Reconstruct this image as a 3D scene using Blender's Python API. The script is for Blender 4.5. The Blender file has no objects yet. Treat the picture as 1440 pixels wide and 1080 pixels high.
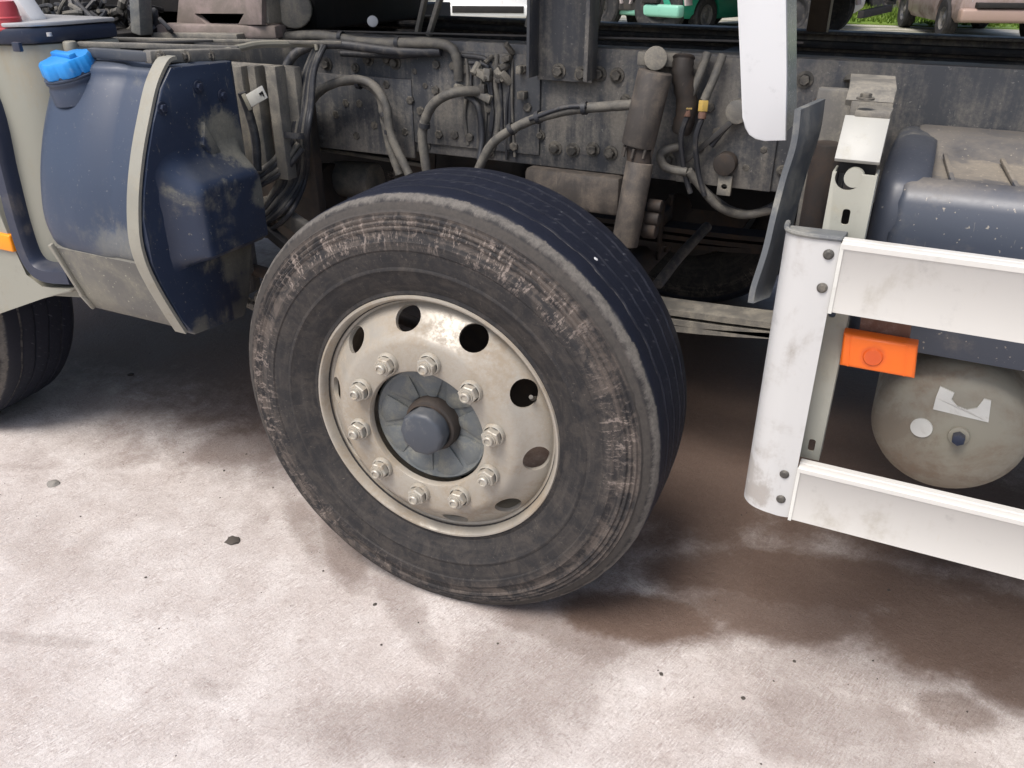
import bpy, bmesh, math, random
from mathutils import Vector, Matrix, noise as mnoise
random.seed(7)
R = math.radians; PI = math.pi
sc = bpy.context.scene
col = sc.collection

# ------------------------------------------------------------------ camera
CP = Vector((0.8588, -1.3598, 1.4309))
CF = Vector((-0.38797, 0.79719, -0.46257)); CR = Vector((0.89865, 0.43866, 0.002257)); CU = Vector((-0.20471, 0.41481, 0.88658))
cd = bpy.data.cameras.new('camera'); co = bpy.data.objects.new('camera', cd); col.objects.link(co)
co.matrix_world = Matrix(((CR.x, CU.x, -CF.x, CP.x), (CR.y, CU.y, -CF.y, CP.y), (CR.z, CU.z, -CF.z, CP.z), (0, 0, 0, 1)))
cd.sensor_width = 36; cd.lens = 1164.08 * 36 / 1440; cd.clip_start = .02; cd.clip_end = 900
sc.camera = co

# ------------------------------------------------------------------ light
SUN_EL, SUN_AZ = 60, 196          # azimuth the light comes from, measured from +y clockwise
w = bpy.data.worlds.new('World'); sc.world = w; w.use_nodes = True
nt = w.node_tree; bg = nt.nodes['Background']
sky = nt.nodes.new('ShaderNodeTexSky'); sky.sky_type = 'NISHITA'; sky.sun_disc = False
sky.sun_elevation = R(SUN_EL); sky.sun_rotation = R(SUN_AZ); sky.air_density = 1.0; sky.dust_density = 4.0; sky.ozone_density = 1.0
nt.links.new(sky.outputs[0], bg.inputs[0]); bg.inputs[1].default_value = .115
sd = bpy.data.lights.new('sun', 'SUN'); sd.energy = 2.1; sd.angle = R(26); sd.color = (1, .96, .91)
so = bpy.data.objects.new('sun', sd); col.objects.link(so)
az = R(SUN_AZ); el = R(SUN_EL)
sv = Vector((math.sin(az) * math.cos(el), math.cos(az) * math.cos(el), math.sin(el)))
so.rotation_euler = sv.to_track_quat('Z', 'Y').to_euler(); so.location = (-3, -5, 8)
sc.view_settings.view_transform = 'Standard'; sc.view_settings.look = 'None'
sc.view_settings.exposure = 0.6; sc.view_settings.gamma = 1; sc.view_settings.use_curve_mapping = False
sc.cycles.max_bounces = 6

# ------------------------------------------------------------------ helpers
def pt(px, py, Y):                      # point of the plane y = Y seen at a pixel of the photograph
    d = CF + CR * ((px - 720) / 1164.08) + CU * ((540 - py) / 1164.08)
    return CP + d * ((Y - CP.y) / d.y)
def ptx(px, py, X):
    d = CF + CR * ((px - 720) / 1164.08) + CU * ((540 - py) / 1164.08)
    return CP + d * ((X - CP.x) / d.x)
def ptz(px, py, Z):
    d = CF + CR * ((px - 720) / 1164.08) + CU * ((540 - py) / 1164.08)
    return CP + d * ((Z - CP.z) / d.z)

def tag(o, label=None, cat=None, group=None, kind=None):
    if label: o['label'] = label
    if cat: o['category'] = cat
    if group: o['group'] = group
    if kind: o['kind'] = kind
    return o
def empty(name, loc, rz=0, parent=None):
    o = bpy.data.objects.new(name, None); col.objects.link(o); o.location = loc; o.rotation_euler = (0, 0, rz)
    o.empty_display_size = .1
    if parent: o.parent = parent; o.location = Vector(loc) - wloc(parent)
    return o
def wloc(o):
    v = Vector((0, 0, 0))
    while o is not None: v += o.location; o = o.parent
    return v
def link(name, bm, mat, parent=None, smooth=True, loc=None, rot=None, angle=38, local=False):
    """bm holds world coordinates (or coordinates about loc when local); the mesh is recentred on its own middle"""
    bmesh.ops.recalc_face_normals(bm, faces=bm.faces[:])
    if not local:
        vs = [v.co for v in bm.verts]
        lo = Vector([min(v[i] for v in vs) for i in range(3)]); hi = Vector([max(v[i] for v in vs) for i in range(3)])
        loc = (lo + hi) / 2
        for v in bm.verts: v.co -= loc
    me = bpy.data.meshes.new(name); bm.to_mesh(me); bm.free()
    if isinstance(mat, (list, tuple)):
        for m in mat: me.materials.append(m)
    else: me.materials.append(mat)
    if smooth:
        me.shade_smooth(); me.set_sharp_from_angle(angle=R(angle))
    o = bpy.data.objects.new(name, me); col.objects.link(o)
    o.location = Vector(loc) - (wloc(parent) if parent and not local == 'rel' else Vector((0, 0, 0)))
    if rot: o.rotation_euler = rot
    if parent: o.parent = parent
    return o
def add_box(bm, a, b, bev=0, seg=2):
    a = Vector(a); b = Vector(b)
    r = bmesh.ops.create_cube(bm, size=1)
    s = b - a; c = (a + b) / 2
    for v in r['verts']: v.co = Vector((v.co.x * s.x, v.co.y * s.y, v.co.z * s.z)) + c
    if bev:
        es = {e for v in r['verts'] for e in v.link_edges}
        bmesh.ops.bevel(bm, geom=list(es), offset=bev, segments=seg, profile=.5, affect='EDGES')
def add_quadbox(bm, p, q, u, v, bev=0):          # bar from p to q with half widths u and v (vectors)
    p, q, u, v = map(Vector, (p, q, u, v))
    vs = [bm.verts.new(c + a * u + b * v) for c in (p, q) for a, b in ((-1, -1), (1, -1), (1, 1), (-1, 1))]
    fs = [(0, 1, 2, 3), (7, 6, 5, 4), (0, 4, 5, 1), (1, 5, 6, 2), (2, 6, 7, 3), (3, 7, 4, 0)]
    nf = [bm.faces.new([vs[i] for i in f]) for f in fs]
    if bev:
        es = {e for x in vs for e in x.link_edges}
        bmesh.ops.bevel(bm, geom=list(es), offset=bev, segments=2, profile=.5, affect='EDGES')
def bar(bm, p, q, w, h, bev=0):
    p = Vector(p); q = Vector(q); d = (q - p).normalized()
    up = Vector((0, 0, 1)) if abs(d.z) < .9 else Vector((1, 0, 0))
    s = d.cross(up).normalized(); t = s.cross(d).normalized()
    add_quadbox(bm, p, q, s * w / 2, t * h / 2, bev)
def add_cyl(bm, p, q, r, seg=20, r2=None, bev=0):
    p = Vector(p); q = Vector(q); d = q - p
    m = Matrix.Translation((p + q) / 2) @ d.to_track_quat('Z', 'Y').to_matrix().to_4x4()
    k = bmesh.ops.create_cone(bm, cap_ends=True, segments=seg, radius1=r, radius2=r if r2 is None else r2, depth=d.length, matrix=m)
    if bev:
        es = {e for v in k['verts'] for e in v.link_edges if sum(len(f.verts) > 4 for f in e.link_faces) == 1}
        bmesh.ops.bevel(bm, geom=list(es), offset=bev, segments=2, profile=.5, affect='EDGES')
def catmull(P, n=8):
    P = [Vector(p) for p in P]; out = []
    for i in range(len(P) - 1):
        a = P[max(i - 1, 0)]; b = P[i]; c = P[i + 1]; d = P[min(i + 2, len(P) - 1)]
        for k in range(n):
            t = k / n
            out.append(.5 * ((2 * b) + (c - a) * t + (2 * a - 5 * b + 4 * c - d) * t * t + (3 * b - a - 3 * c + d) * t ** 3))
    out.append(P[-1]); return out
def add_tube(bm, P, r, seg=10, n=8, ribs=0):
    C = catmull(P, n) if n > 1 else [Vector(p) for p in P]
    prev = None; rings = []
    side = None
    for i, c in enumerate(C):
        d = (C[min(i + 1, len(C) - 1)] - C[max(i - 1, 0)]).normalized()
        if side is None: side = d.orthogonal().normalized()
        side = (side - d * side.dot(d)).normalized(); t = d.cross(side)
        rr = r * (1 + (ribs if i % 2 else 0)) * (1 + .03 * math.sin(i * 1.7))
        rings.append([bm.verts.new(c + (side * math.cos(a) + t * math.sin(a)) * rr) for a in [2 * PI * k / seg for k in range(seg)]])
    for A, B in zip(rings, rings[1:]):
        for k in range(seg): bm.faces.new((A[k], A[(k + 1) % seg], B[(k + 1) % seg], B[k]))
    bm.faces.new(rings[0][::-1]); bm.faces.new(rings[-1])
def add_lathe(bm, prof, seg=64, closed=False, M=None, wob=None):
    """prof = [(r, y)] turned about the local Y axis"""
    M = M or Matrix.Identity(4); rings = []
    for j, (r, y) in enumerate(prof):
        if r < 1e-6: rings.append([bm.verts.new(M @ Vector((0, y, 0)))]); continue
        ring = []
        for k in range(seg):
            a = 2 * PI * k / seg
            rr, yy = (r, y) if wob is None else wob(j, k, a, r, y)
            ring.append(bm.verts.new(M @ Vector((math.cos(a) * rr, yy, math.sin(a) * rr))))
        rings.append(ring)
    pairs = list(zip(rings, rings[1:]))
    if closed: pairs.append((rings[-1], rings[0]))
    for A, B in pairs:
        for k in range(seg):
            k2 = (k + 1) % seg
            if len(A) == 1 and len(B) == 1: continue
            if len(A) == 1: bm.faces.new((A[0], B[k], B[k2]))
            elif len(B) == 1: bm.faces.new((A[k], A[k2], B[0]))
            else: bm.faces.new((A[k], A[k2], B[k2], B[k]))
def add_prism(bm, prof, f, a, b, bev=0, seg=2):
    """prof: 2D outline; f(u, v, t) maps it to 3D at t = a and t = b"""
    A = [bm.verts.new(f(u, v, a)) for u, v in prof]; B = [bm.verts.new(f(u, v, b)) for u, v in prof]
    n = len(prof); fa = bm.faces.new(A); fb = bm.faces.new(B[::-1])
    for i in range(n): bm.faces.new((A[i], A[(i + 1) % n], B[(i + 1) % n], B[i]))
    if bev: bmesh.ops.bevel(bm, geom=list(set(fa.edges) | set(fb.edges)), offset=bev, segments=seg, profile=.5, affect='EDGES')
yz = lambda u, v, t: Vector((t, u, v))      # profile in the y-z plane pushed along x
xz = lambda u, v, t: Vector((u, t, v))
xy = lambda u, v, t: Vector((u, v, t))
def B(): return bmesh.new()
def boxo(name, a, b, mat, parent, bev=.004): m = B(); add_box(m, a, b, bev); return link(name, m, mat, parent)
def tubeo(name, P, r, mat, parent, seg=10, n=8, ribs=0): m = B(); add_tube(m, P, r, seg, n, ribs); return link(name, m, mat, parent)
def cylo(name, p, q, r, mat, parent, seg=24, r2=None, bev=.003): m = B(); add_cyl(m, p, q, r, seg, r2, bev); return link(name, m, mat, parent)
def baro(name, p, q, w, h, mat, parent, bev=.002): m = B(); bar(m, p, q, w, h, bev); return link(name, m, mat, parent)
def dent(bm, amp, sc_):                      # small unevenness of pressed or knocked sheet
    for v in bm.verts:
        v.co += mnoise.noise_vector(v.co * sc_) * amp
def boolean_cut(o, cutters):
    bmc = B()
    for c in cutters: c(bmc)
    me = bpy.data.meshes.new('cut'); bmc.to_mesh(me); bmc.free()
    c = bpy.data.objects.new('cut', me); col.objects.link(c); c.matrix_world = o.matrix_world.copy() if o.parent is None else Matrix.Translation(wloc(o)) @ o.rotation_euler.to_matrix().to_4x4()
    md = o.modifiers.new('b', 'BOOLEAN'); md.object = c; md.operation = 'DIFFERENCE'; md.solver = 'EXACT'
    bpy.context.view_layer.update()
    nm = bpy.data.meshes.new_from_object(o.evaluated_get(bpy.context.evaluated_depsgraph_get()))
    o.modifiers.clear(); old = o.data; o.data = nm; nm.name = old.name
    bpy.data.objects.remove(c); bpy.data.meshes.remove(me)
    nm.shade_smooth(); nm.set_sharp_from_angle(angle=R(35))

# ------------------------------------------------------------------ materials
class N:
    def __init__(s, name):
        s.m = bpy.data.materials.new(name); s.m.use_nodes = True; s.t = s.m.node_tree
        s.b = s.t.nodes['Principled BSDF']; s.pos = s.t.nodes.new('ShaderNodeNewGeometry'); s.tc = s.t.nodes.new('ShaderNodeTexCoord')
    def n(s, typ, **k):
        x = s.t.nodes.new('ShaderNode' + typ)
        for a, b in k.items(): setattr(x, a, b)
        return x
    def l(s, a, b): s.t.links.new(a, b)
    def val(s, sock, v):
        if isinstance(v, (int, float)): sock.default_value = v
        elif isinstance(v, tuple): sock.default_value = v if len(v) == len(sock.default_value) else (*v, 1)
        else: s.l(v, sock)
    def math(s, op, a, b=0., c=None, clamp=False):
        x = s.n('Math', operation=op, use_clamp=clamp); s.val(x.inputs[0], a); s.val(x.inputs[1], b)
        if c is not None: s.val(x.inputs[2], c)
        return x.outputs[0]
    def vmath(s, op, a, b):
        x = s.n('VectorMath', operation=op); s.val(x.inputs[0], a); s.val(x.inputs[1], b)
        return x.outputs['Value'] if op in ('LENGTH', 'DISTANCE', 'DOT_PRODUCT') else x.outputs[0]
    def noise(s, vec, scale, detail=6, rough=.6, dist=0.):
        x = s.n('TexNoise'); s.val(x.inputs['Vector'], vec); x.inputs['Scale'].default_value = scale
        x.inputs['Detail'].default_value = detail; x.inputs['Roughness'].default_value = rough; x.inputs['Distortion'].default_value = dist
        return x.outputs['Fac']
    def step(s, v, a, b, lo=0., hi=1.):
        x = s.n('MapRange', interpolation_type='SMOOTHSTEP'); s.val(x.inputs[0], v); x.inputs[1].default_value = a; x.inputs[2].default_value = b
        x.inputs[3].default_value = lo; x.inputs[4].default_value = hi; return x.outputs[0]
    def mix(s, f, a, b):
        x = s.n('Mix', data_type='RGBA'); s.val(x.inputs[0], f); s.val(x.inputs[6], a); s.val(x.inputs[7], b); return x.outputs[2]
    def bump(s, h, strength=.3, dist=.002):
        x = s.n('Bump'); x.inputs['Strength'].default_value = strength; x.inputs['Distance'].default_value = dist; s.val(x.inputs['Height'], h)
        s.l(x.outputs[0], s.b.inputs['Normal'])
    def out(s, c, r=None, metal=None):
        s.val(s.b.inputs['Base Color'], c)
        if r is not None: s.val(s.b.inputs['Roughness'], r)
        if metal is not None: s.val(s.b.inputs['Metallic'], metal)
        return s.m

def grime(name, base, dirt=(.22, .19, .15), amt=.5, rough=.5, drough=.9, metal=0., streak=.5, scale=9, var=.25, spots=(), bmp=.25, dust=.35, fine=.3, specks=0.):
    s = N(name); P = s.pos.outputs['Position']
    st = s.vmath('MULTIPLY', P, (38., 38., 2.2))
    n1 = s.noise(P, scale, 9, .65, .4); n2 = s.noise(st, 1., 4, .6); n3 = s.noise(P, max(scale * 14, 120.), 5, .75); n4 = s.noise(P, scale * .35, 3)
    th = .78 - amt * .45
    m = s.math('MULTIPLY_ADD', n2, streak * .45, s.math('ADD', n1, s.math('MULTIPLY_ADD', n3, fine * .4, -streak * .225 - fine * .2)))
    m = s.step(m, th - .13, th + .17)
    for (x, y, z, r, k) in spots:
        d = s.vmath('DISTANCE', P, (x, y, z))
        d = s.math('ADD', d, s.math('MULTIPLY_ADD', n1, r * 3.4, -r * 1.7)); d = s.math('ADD', d, s.math('MULTIPLY_ADD', n3, r * 1.1, -r * .55)); d = s.math('ADD', d, s.math('MULTIPLY_ADD', n2, r * 1.2, -r * .6))
        m = s.math('MAXIMUM', m, s.step(d, r * .55, r * 1.25, k, 0.))
    sep = s.n('SeparateXYZ'); s.l(s.pos.outputs['Normal'], sep.inputs[0])
    up = s.math('MULTIPLY', s.step(sep.outputs[2], .5, .95), s.step(n1, .3, .65, dust * .3, dust))
    m = s.math('MAXIMUM', m, up)
    m = s.math('MULTIPLY', m, s.step(n3, .2, .75, .75, 1.), clamp=True)
    bv = s.mix(s.math('MULTIPLY', n4, 1.), tuple(c * (1 - var) for c in base), tuple(min(1, c * (1 + var)) for c in base))
    dv = s.mix(n3, tuple(c * .7 for c in dirt), tuple(min(1, c * 1.35) for c in dirt))
    c = s.mix(m, bv, dv)
    sc_v = s.vmath('MULTIPLY', P, (160., 160., 26.)); scr = s.step(s.noise(sc_v, 1., 3, .6, .8), .68, .76)
    c = s.mix(s.math('MULTIPLY', scr, .28), c, tuple(min(1, x * 1.5 + .03) for x in dirt))
    c = s.mix(s.step(s.noise(P, scale * 3.1, 6, .7), .58, .8, 0., .28), c, tuple(x * .35 for x in base))
    if specks: c = s.mix(s.step(s.noise(P, 130, 2, .5), .68, .74, 0., specks), c, tuple(min(1, x * 2.2) for x in dirt))
    s.bump(s.math('ADD', s.math('MULTIPLY', m, .6), s.math('MULTIPLY', n3, .5)), bmp, .0015)
    rr = s.math('ADD', s.step(m, 0, 1, rough, drough), s.math('MULTIPLY_ADD', n3, .2, -.1))
    return s.out(c, rr, s.step(m, 0, .6, metal, 0.) if metal else 0.)

M = {}
M['rail'] = grime('dusty grey frame paint', (.055, .059, .067), (.185, .172, .152), .6, .5, .9, streak=1.3, scale=6, var=.3, fine=.7, specks=.3)
M['rail_dark'] = grime('dark greasy frame paint', (.035, .034, .034), (.075, .062, .05), .45, .6, .95, scale=7)
M['under'] = grime('muddy undercarriage iron', (.03, .025, .022), (.075, .052, .038), .5, .7, .95, scale=11)
M['bolt'] = grime('dusty bolt steel', (.07, .066, .06), (.16, .145, .12), .6, .55, .9, metal=.3, scale=60)
M['dustmetal'] = grime('dust coated bracket', (.13, .125, .115), (.25, .23, .19), .65, .5, .9, scale=16, fine=.6)
M['hose'] = grime('dusty grey rubber hose', (.085, .082, .076), (.17, .158, .135), .65, .6, .9, scale=25)
M['hose_dark'] = grime('dark rubber hose', (.028, .03, .036), (.13, .12, .105), .4, .5, .85, scale=25)
M['shock'] = grime('dusty brown grey shock absorber', (.062, .055, .05), (.15, .125, .102), .6, .6, .9, scale=14, streak=.8)
M['blue_tank'] = grime('faded blue grey plastic', (.036, .052, .088), (.17, .165, .14), .3, .42, .85, scale=5, streak=.5, var=.16, dust=.28,
                       spots=((-.80, -.09, .80, .07, .6), (-.73, -.1, .79, .05, .7)), bmp=.12, specks=.15)
M['navy'] = grime('navy blue plastic cover', (.022, .033, .062), (.24, .225, .165), .26, .4, .85, scale=8, streak=.6, var=.25, dust=.3,
                  spots=((-.655, .16, 1.04, .06, .75), (-.655, .21, .99, .05, .6), (-.6, .20, .90, .03, .6), (-.655, .18, .74, .07, .7), (-.655, .18, .66, .05, .6), (-.655, .15, .60, .04, .5), (-.66, .0, .60, .035, .5), (-.655, .12, .765, .03, .6)), bmp=.2, specks=.25)
M['shield'] = grime('scuffed grey plastic shield', (.12, .118, .108), (.27, .255, .2), .5, .5, .85, scale=10, streak=.4, spots=((-.93, -.06, .66, .06, .6),), specks=.5)
M['strap'] = grime('dusty aluminium strap', (.30, .29, .245), (.24, .22, .17), .45, .45, .8, metal=.25, scale=16)
M['cyan'] = grime('bright blue plastic cap', (.02, .25, .66), (.25, .4, .5), .12, .35, .7, scale=20, dust=.12, bmp=.08)
M['cream'] = grime('greenish cream paint', (.27, .268, .225), (.26, .22, .15), .25, .35, .7, scale=4, var=.08, streak=.6, bmp=.08)
M['cabblue'] = grime('dark blue plastic trim', (.022, .03, .055), (.12, .11, .1), .25, .4, .8, scale=12, bmp=.1)
M['white'] = grime('white sheet paint', (.58, .59, .60), (.42, .40, .35), .10, .35, .7, scale=9, var=.03, streak=.5, dust=.05, bmp=.05)
M['whiteside'] = grime('white paint toned grey green by shade', (.34, .37, .34), (.30, .30, .25), .4, .25, .6, scale=9, streak=.8)  # shade and green reflection painted into the white post's side face
M['guard'] = grime('cream white aluminium rail', (.60, .59, .555), (.36, .33, .27), .26, .38, .75, scale=7, var=.04, streak=.5, dust=.06, bmp=.07)
M['gpost'] = grime('white guard end profile', (.53, .53, .52), (.28, .25, .22), .3, .36, .75, scale=8, var=.04, streak=.7, dust=.05, bmp=.07,
                   spots=((.70, .04, .56, .035, .7), (.71, .03, .52, .03, .8), (.74, .03, .60, .02, .5)))
M['hanger'] = grime('pale grey cream steel hanger', (.36, .36, .31), (.34, .32, .25), .4, .45, .8, scale=12, streak=.6)
M['rust'] = grime('rusty brown plate', (.16, .085, .06), (.24, .17, .14), .5, .8, .95, scale=30, fine=.8)
M['pinkplate'] = grime('dusty pinkish bracket', (.27, .215, .20), (.17, .145, .125), .7, .7, .9, scale=12)
M['flap'] = grime('grey blue rubber flap', (.10, .11, .12), (.24, .235, .21), .55, .5, .85, scale=12)
M['bluegrey'] = grime('blue grey moulded plastic', (.055, .066, .090), (.30, .26, .20), .30, .4, .85, scale=5, var=.2, streak=.3, dust=.55, bmp=.12, specks=.4,
                      spots=((.92, .42, 1.07, .09, .7), (1.02, .44, 1.07, .10, .8), (1.12, .42, 1.07, .10, .75)))
M['airtank'] = grime('cream painted pressure tank', (.27, .255, .205), (.19, .145, .105), .55, .45, .85, scale=9, streak=.2, var=.1, spots=((.9, .17, .62, .06, .7), (.95, .17, .56, .06, .7), (1.02, .17, .52, .05, .5)))
M['shoulder'] = grime('blue grey moulded plastic end', (.052, .060, .080), (.22, .21, .18), .35, .4, .8, scale=6, streak=.3, dust=.1, bmp=.12, specks=.4)
M['head'] = grime('pale hanger head', (.36, .36, .335), (.34, .32, .25), .4, .45, .8, scale=14, streak=.6, dust=.2)
M['sticker'] = grime('torn white sticker', (.62, .62, .58), (.35, .33, .28), .25, .5, .8, scale=30)
M['rubber_black'] = grime('plain dark rubber', (.018, .018, .02), (.09, .08, .07), .4, .75, .95, scale=12)
M['black'] = grime('black shaded iron', (.012, .011, .011), (.03, .025, .022), .4, .8, .95, scale=12)
M['yellow'] = grime('yellow brass fitting', (.55, .38, .10), (.3, .25, .18), .4, .4, .8, scale=40)
M['hub'] = grime('blue grey hub casting', (.105, .118, .125), (.21, .205, .17), .5, .5, .8, scale=22, streak=0, bmp=.4, fine=.8)
M['hubcap'] = grime('grey blue hub cap', (.05, .058, .072), (.2, .19, .17), .25, .5, .8, scale=20, streak=0)
M['rimdust'] = grime('dusty silver wheel paint', (.37, .345, .30), (.26, .215, .16), .62, .42, .8, metal=.25, scale=8, streak=0., fine=.7, var=.14, dust=.35, bmp=.2, specks=.25)
M['nut'] = grime('bare wheel nut steel', (.42, .40, .35), (.27, .22, .16), .55, .42, .75, metal=.4, scale=50, streak=0)
M['deck'] = grime('dark unseen deck', (.05, .04, .03), (.1, .08, .06), .4, .8, .95, scale=6)
M['brown'] = grime('dark brown stanchion', (.05, .032, .02), (.09, .07, .05), .4, .6, .9, scale=6)
M['silver'] = grime('bright metal strip', (.5, .5, .5), (.35, .33, .3), .3, .35, .7, metal=.4, scale=12)
M['darkglass'] = grime('dark window glass', (.012, .015, .016), (.05, .05, .05), .15, .08, .5, scale=3)
def lens(name, base, core=None, cpos=None):
    s = N(name); P = s.pos.outputs['Position']
    c = s.mix(s.noise(P, 40), tuple(x * .85 for x in base), base)
    if core: c = s.mix(s.step(s.math('ADD', s.vmath('DISTANCE', P, cpos), s.math('MULTIPLY_ADD', s.noise(P, 60), .012, -.006)), .014, .026, .85, 0.), c, core)
    s.bump(s.noise(P, 90, 2), .1, .001)
    s.b.inputs['Subsurface Weight'].default_value = .0
    return s.out(c, .3)
LAMPC = pt(1228, 500, .055)
M['orange'] = lens('orange lamp plastic', (.88, .16, .012), (.55, .08, .02), tuple(LAMPC))
M['orange2'] = lens('amber side lens', (1., .32, .01))
M['redcap'] = lens('faded red plastic', (.50, .07, .08))

def tyre_mat():
    s = N('worn tyre rubber'); O = s.tc.outputs['Object']
    sp = s.n('SeparateXYZ'); s.l(O, sp.inputs[0]); x, y, z = sp.outputs
    ang = s.math('ARCTAN2', z, x); r = s.math('SQRT', s.math('ADD', s.math('MULTIPLY', x, x), s.math('MULTIPLY', z, z)))
    def av(ka, kr, off=0.):
        c = s.n('CombineXYZ'); s.val(c.inputs[0], s.math('MULTIPLY', x, ka)); s.val(c.inputs[1], s.math('MULTIPLY_ADD', r, kr, off)); s.val(c.inputs[2], s.math('MULTIPLY', z, ka)); return c.outputs[0]
    # direction on the unit circle so that noise runs round without a seam
    un = s.n('CombineXYZ'); s.val(un.inputs[0], s.math('COSINE', ang)); s.val(un.inputs[2], s.math('SINE', ang))
    def circ(k, kr, kk=0.):
        v = s.vmath('MULTIPLY', un.outputs[0], (k, k, k)); c = s.n('CombineXYZ'); s.val(c.inputs[1], s.math('MULTIPLY', r, kr))
        return s.vmath('ADD', v, c.outputs[0])
    film = s.noise(O, 7, 8, .65); fine = s.noise(O, 110, 4, .7); rings = s.noise(circ(2.2, 90), 1., 4, .6); low = s.noise(circ(1.3, 0), 1.0, 3)
    radial = s.noise(circ(30, 16), 1., 7, .75, 1.3); blotch = s.noise(O, 22, 7, .7, .8)
    c = s.mix(film, (.011, .0115, .014), (.030, .0285, .029))
    c = s.mix(s.step(s.math('MULTIPLY_ADD', fine, .35, blotch), .56, .84, 0., .45), c, (.075, .064, .055))
    c = s.mix(s.math('MULTIPLY', s.step(rings, .45, .75), .22), c, (.10, .088, .078))
    # brown dust ring on the upper sidewall, bitten and scraped
    band = s.math('MULTIPLY', s.step(r, .405, .44), s.step(r, .503, .485))
    c = s.mix(s.math('MULTIPLY', band, s.step(s.math('ADD', blotch, s.math('MULTIPLY_ADD', rings, .6, -.3)), .40, .66, .0, .5)), c, (.15, .122, .103))
    scuff_zone = s.math('MULTIPLY', s.step(r, .395, .43), s.step(r, .482, .465))
    where = s.step(s.math('ADD', low, s.math('MULTIPLY', s.math('SINE', s.math('SUBTRACT', ang, .35)), .13)), .42, .62, .12, 1.)
    sc1 = s.step(s.math('ADD', radial, s.math('MULTIPLY_ADD', fine, .5, -.25)), .54, .61)
    sc1 = s.math('MULTIPLY', sc1, s.math('MULTIPLY', scuff_zone, where))
    c = s.mix(s.math('MULTIPLY', sc1, .8), c, s.mix(blotch, (.16, .13, .115), (.38, .32, .28)))
    gv = s.noise(circ(60, 120), 1., 5, .8, .5); c = s.mix(s.step(gv, .60, .68, 0., .5), c, (.16, .135, .115)); c = s.mix(s.step(gv, .42, .34, 0., .6), c, (.012, .011, .011))
    # pale shoulder
    edge = s.math('ADD', y, s.math('MULTIPLY_ADD', s.noise(circ(9, 0), 1., 6, .85), .044, -.022))
    sh = s.math('MULTIPLY', s.step(s.math('MULTIPLY_ADD', blotch, .022, s.math('MULTIPLY_ADD', radial, .016, r)), .516, .526), s.step(edge, .022, .018))
    c = s.mix(s.math('MULTIPLY', sh, s.step(fine, .25, .75, .45, 1.)), c, (.16, .148, .133))
    c = s.mix(s.math('MULTIPLY', s.step(r, .478, .484), s.step(r, .500, .494)), c, s.mix(fine, (.022, .021, .021), (.085, .075, .066)))
    # tread
    tr = s.step(edge, .018, .022); tr = s.math('MULTIPLY', tr, s.step(r, .47, .48))
    tc = s.mix(s.noise(O, 14, 5), (.006, .008, .016), (.014, .017, .030))
    g = s.math('MULTIPLY', s.step(r, .5125, .5095), s.step(y, .085, .10, 1., .12))                   # dust lying in the grooves
    tc = s.mix(s.math('MULTIPLY', g, s.step(s.noise(circ(22, 0), 1., 4), .42, .6, .25, .8)), tc, (.19, .18, .17))
    rown = s.math('FLOOR', s.math('MULTIPLY', y, 42.))
    fr = s.math('FRACT', s.math('ADD', s.math('MULTIPLY', ang, 17.0), s.math('ADD', s.math('MULTIPLY', rown, .37), s.math('MULTIPLY_ADD', y, 22., s.math('MULTIPLY', s.noise(O, 9, 2), 1.6)))))
    row = s.math('FRACT', s.math('MULTIPLY', y, 42.))
    tick = s.math('MULTIPLY', s.step(fr, .08, .16, 1., 0.), s.math('MULTIPLY', s.step(row, .15, .35), s.step(row, .85, .65)))
    tick = s.math('MULTIPLY', s.math('MULTIPLY', tick, s.step(y, .082, .09)), s.step(s.noise(O, 42, 5, .7), .46, .66))
    tc = s.mix(s.math('MULTIPLY', tick, .55), tc, (.12, .125, .145))
    c = s.mix(tr, c, tc)
    s.b.inputs['Specular IOR Level'].default_value = .35
    rr = s.math('ADD', s.step(tr, 0, 1, .78, .55), s.math('MULTIPLY_ADD', fine, .25, -.12))
    s.bump(s.math('ADD', s.math('MULTIPLY', sc1, .5), s.math('ADD', s.math('MULTIPLY', fine, .5), s.math('MULTIPLY', radial, s.math('MULTIPLY', scuff_zone, .9)))), .45, .002)
    return s.out(c, rr)
M['tyre'] = tyre_mat()

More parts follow.
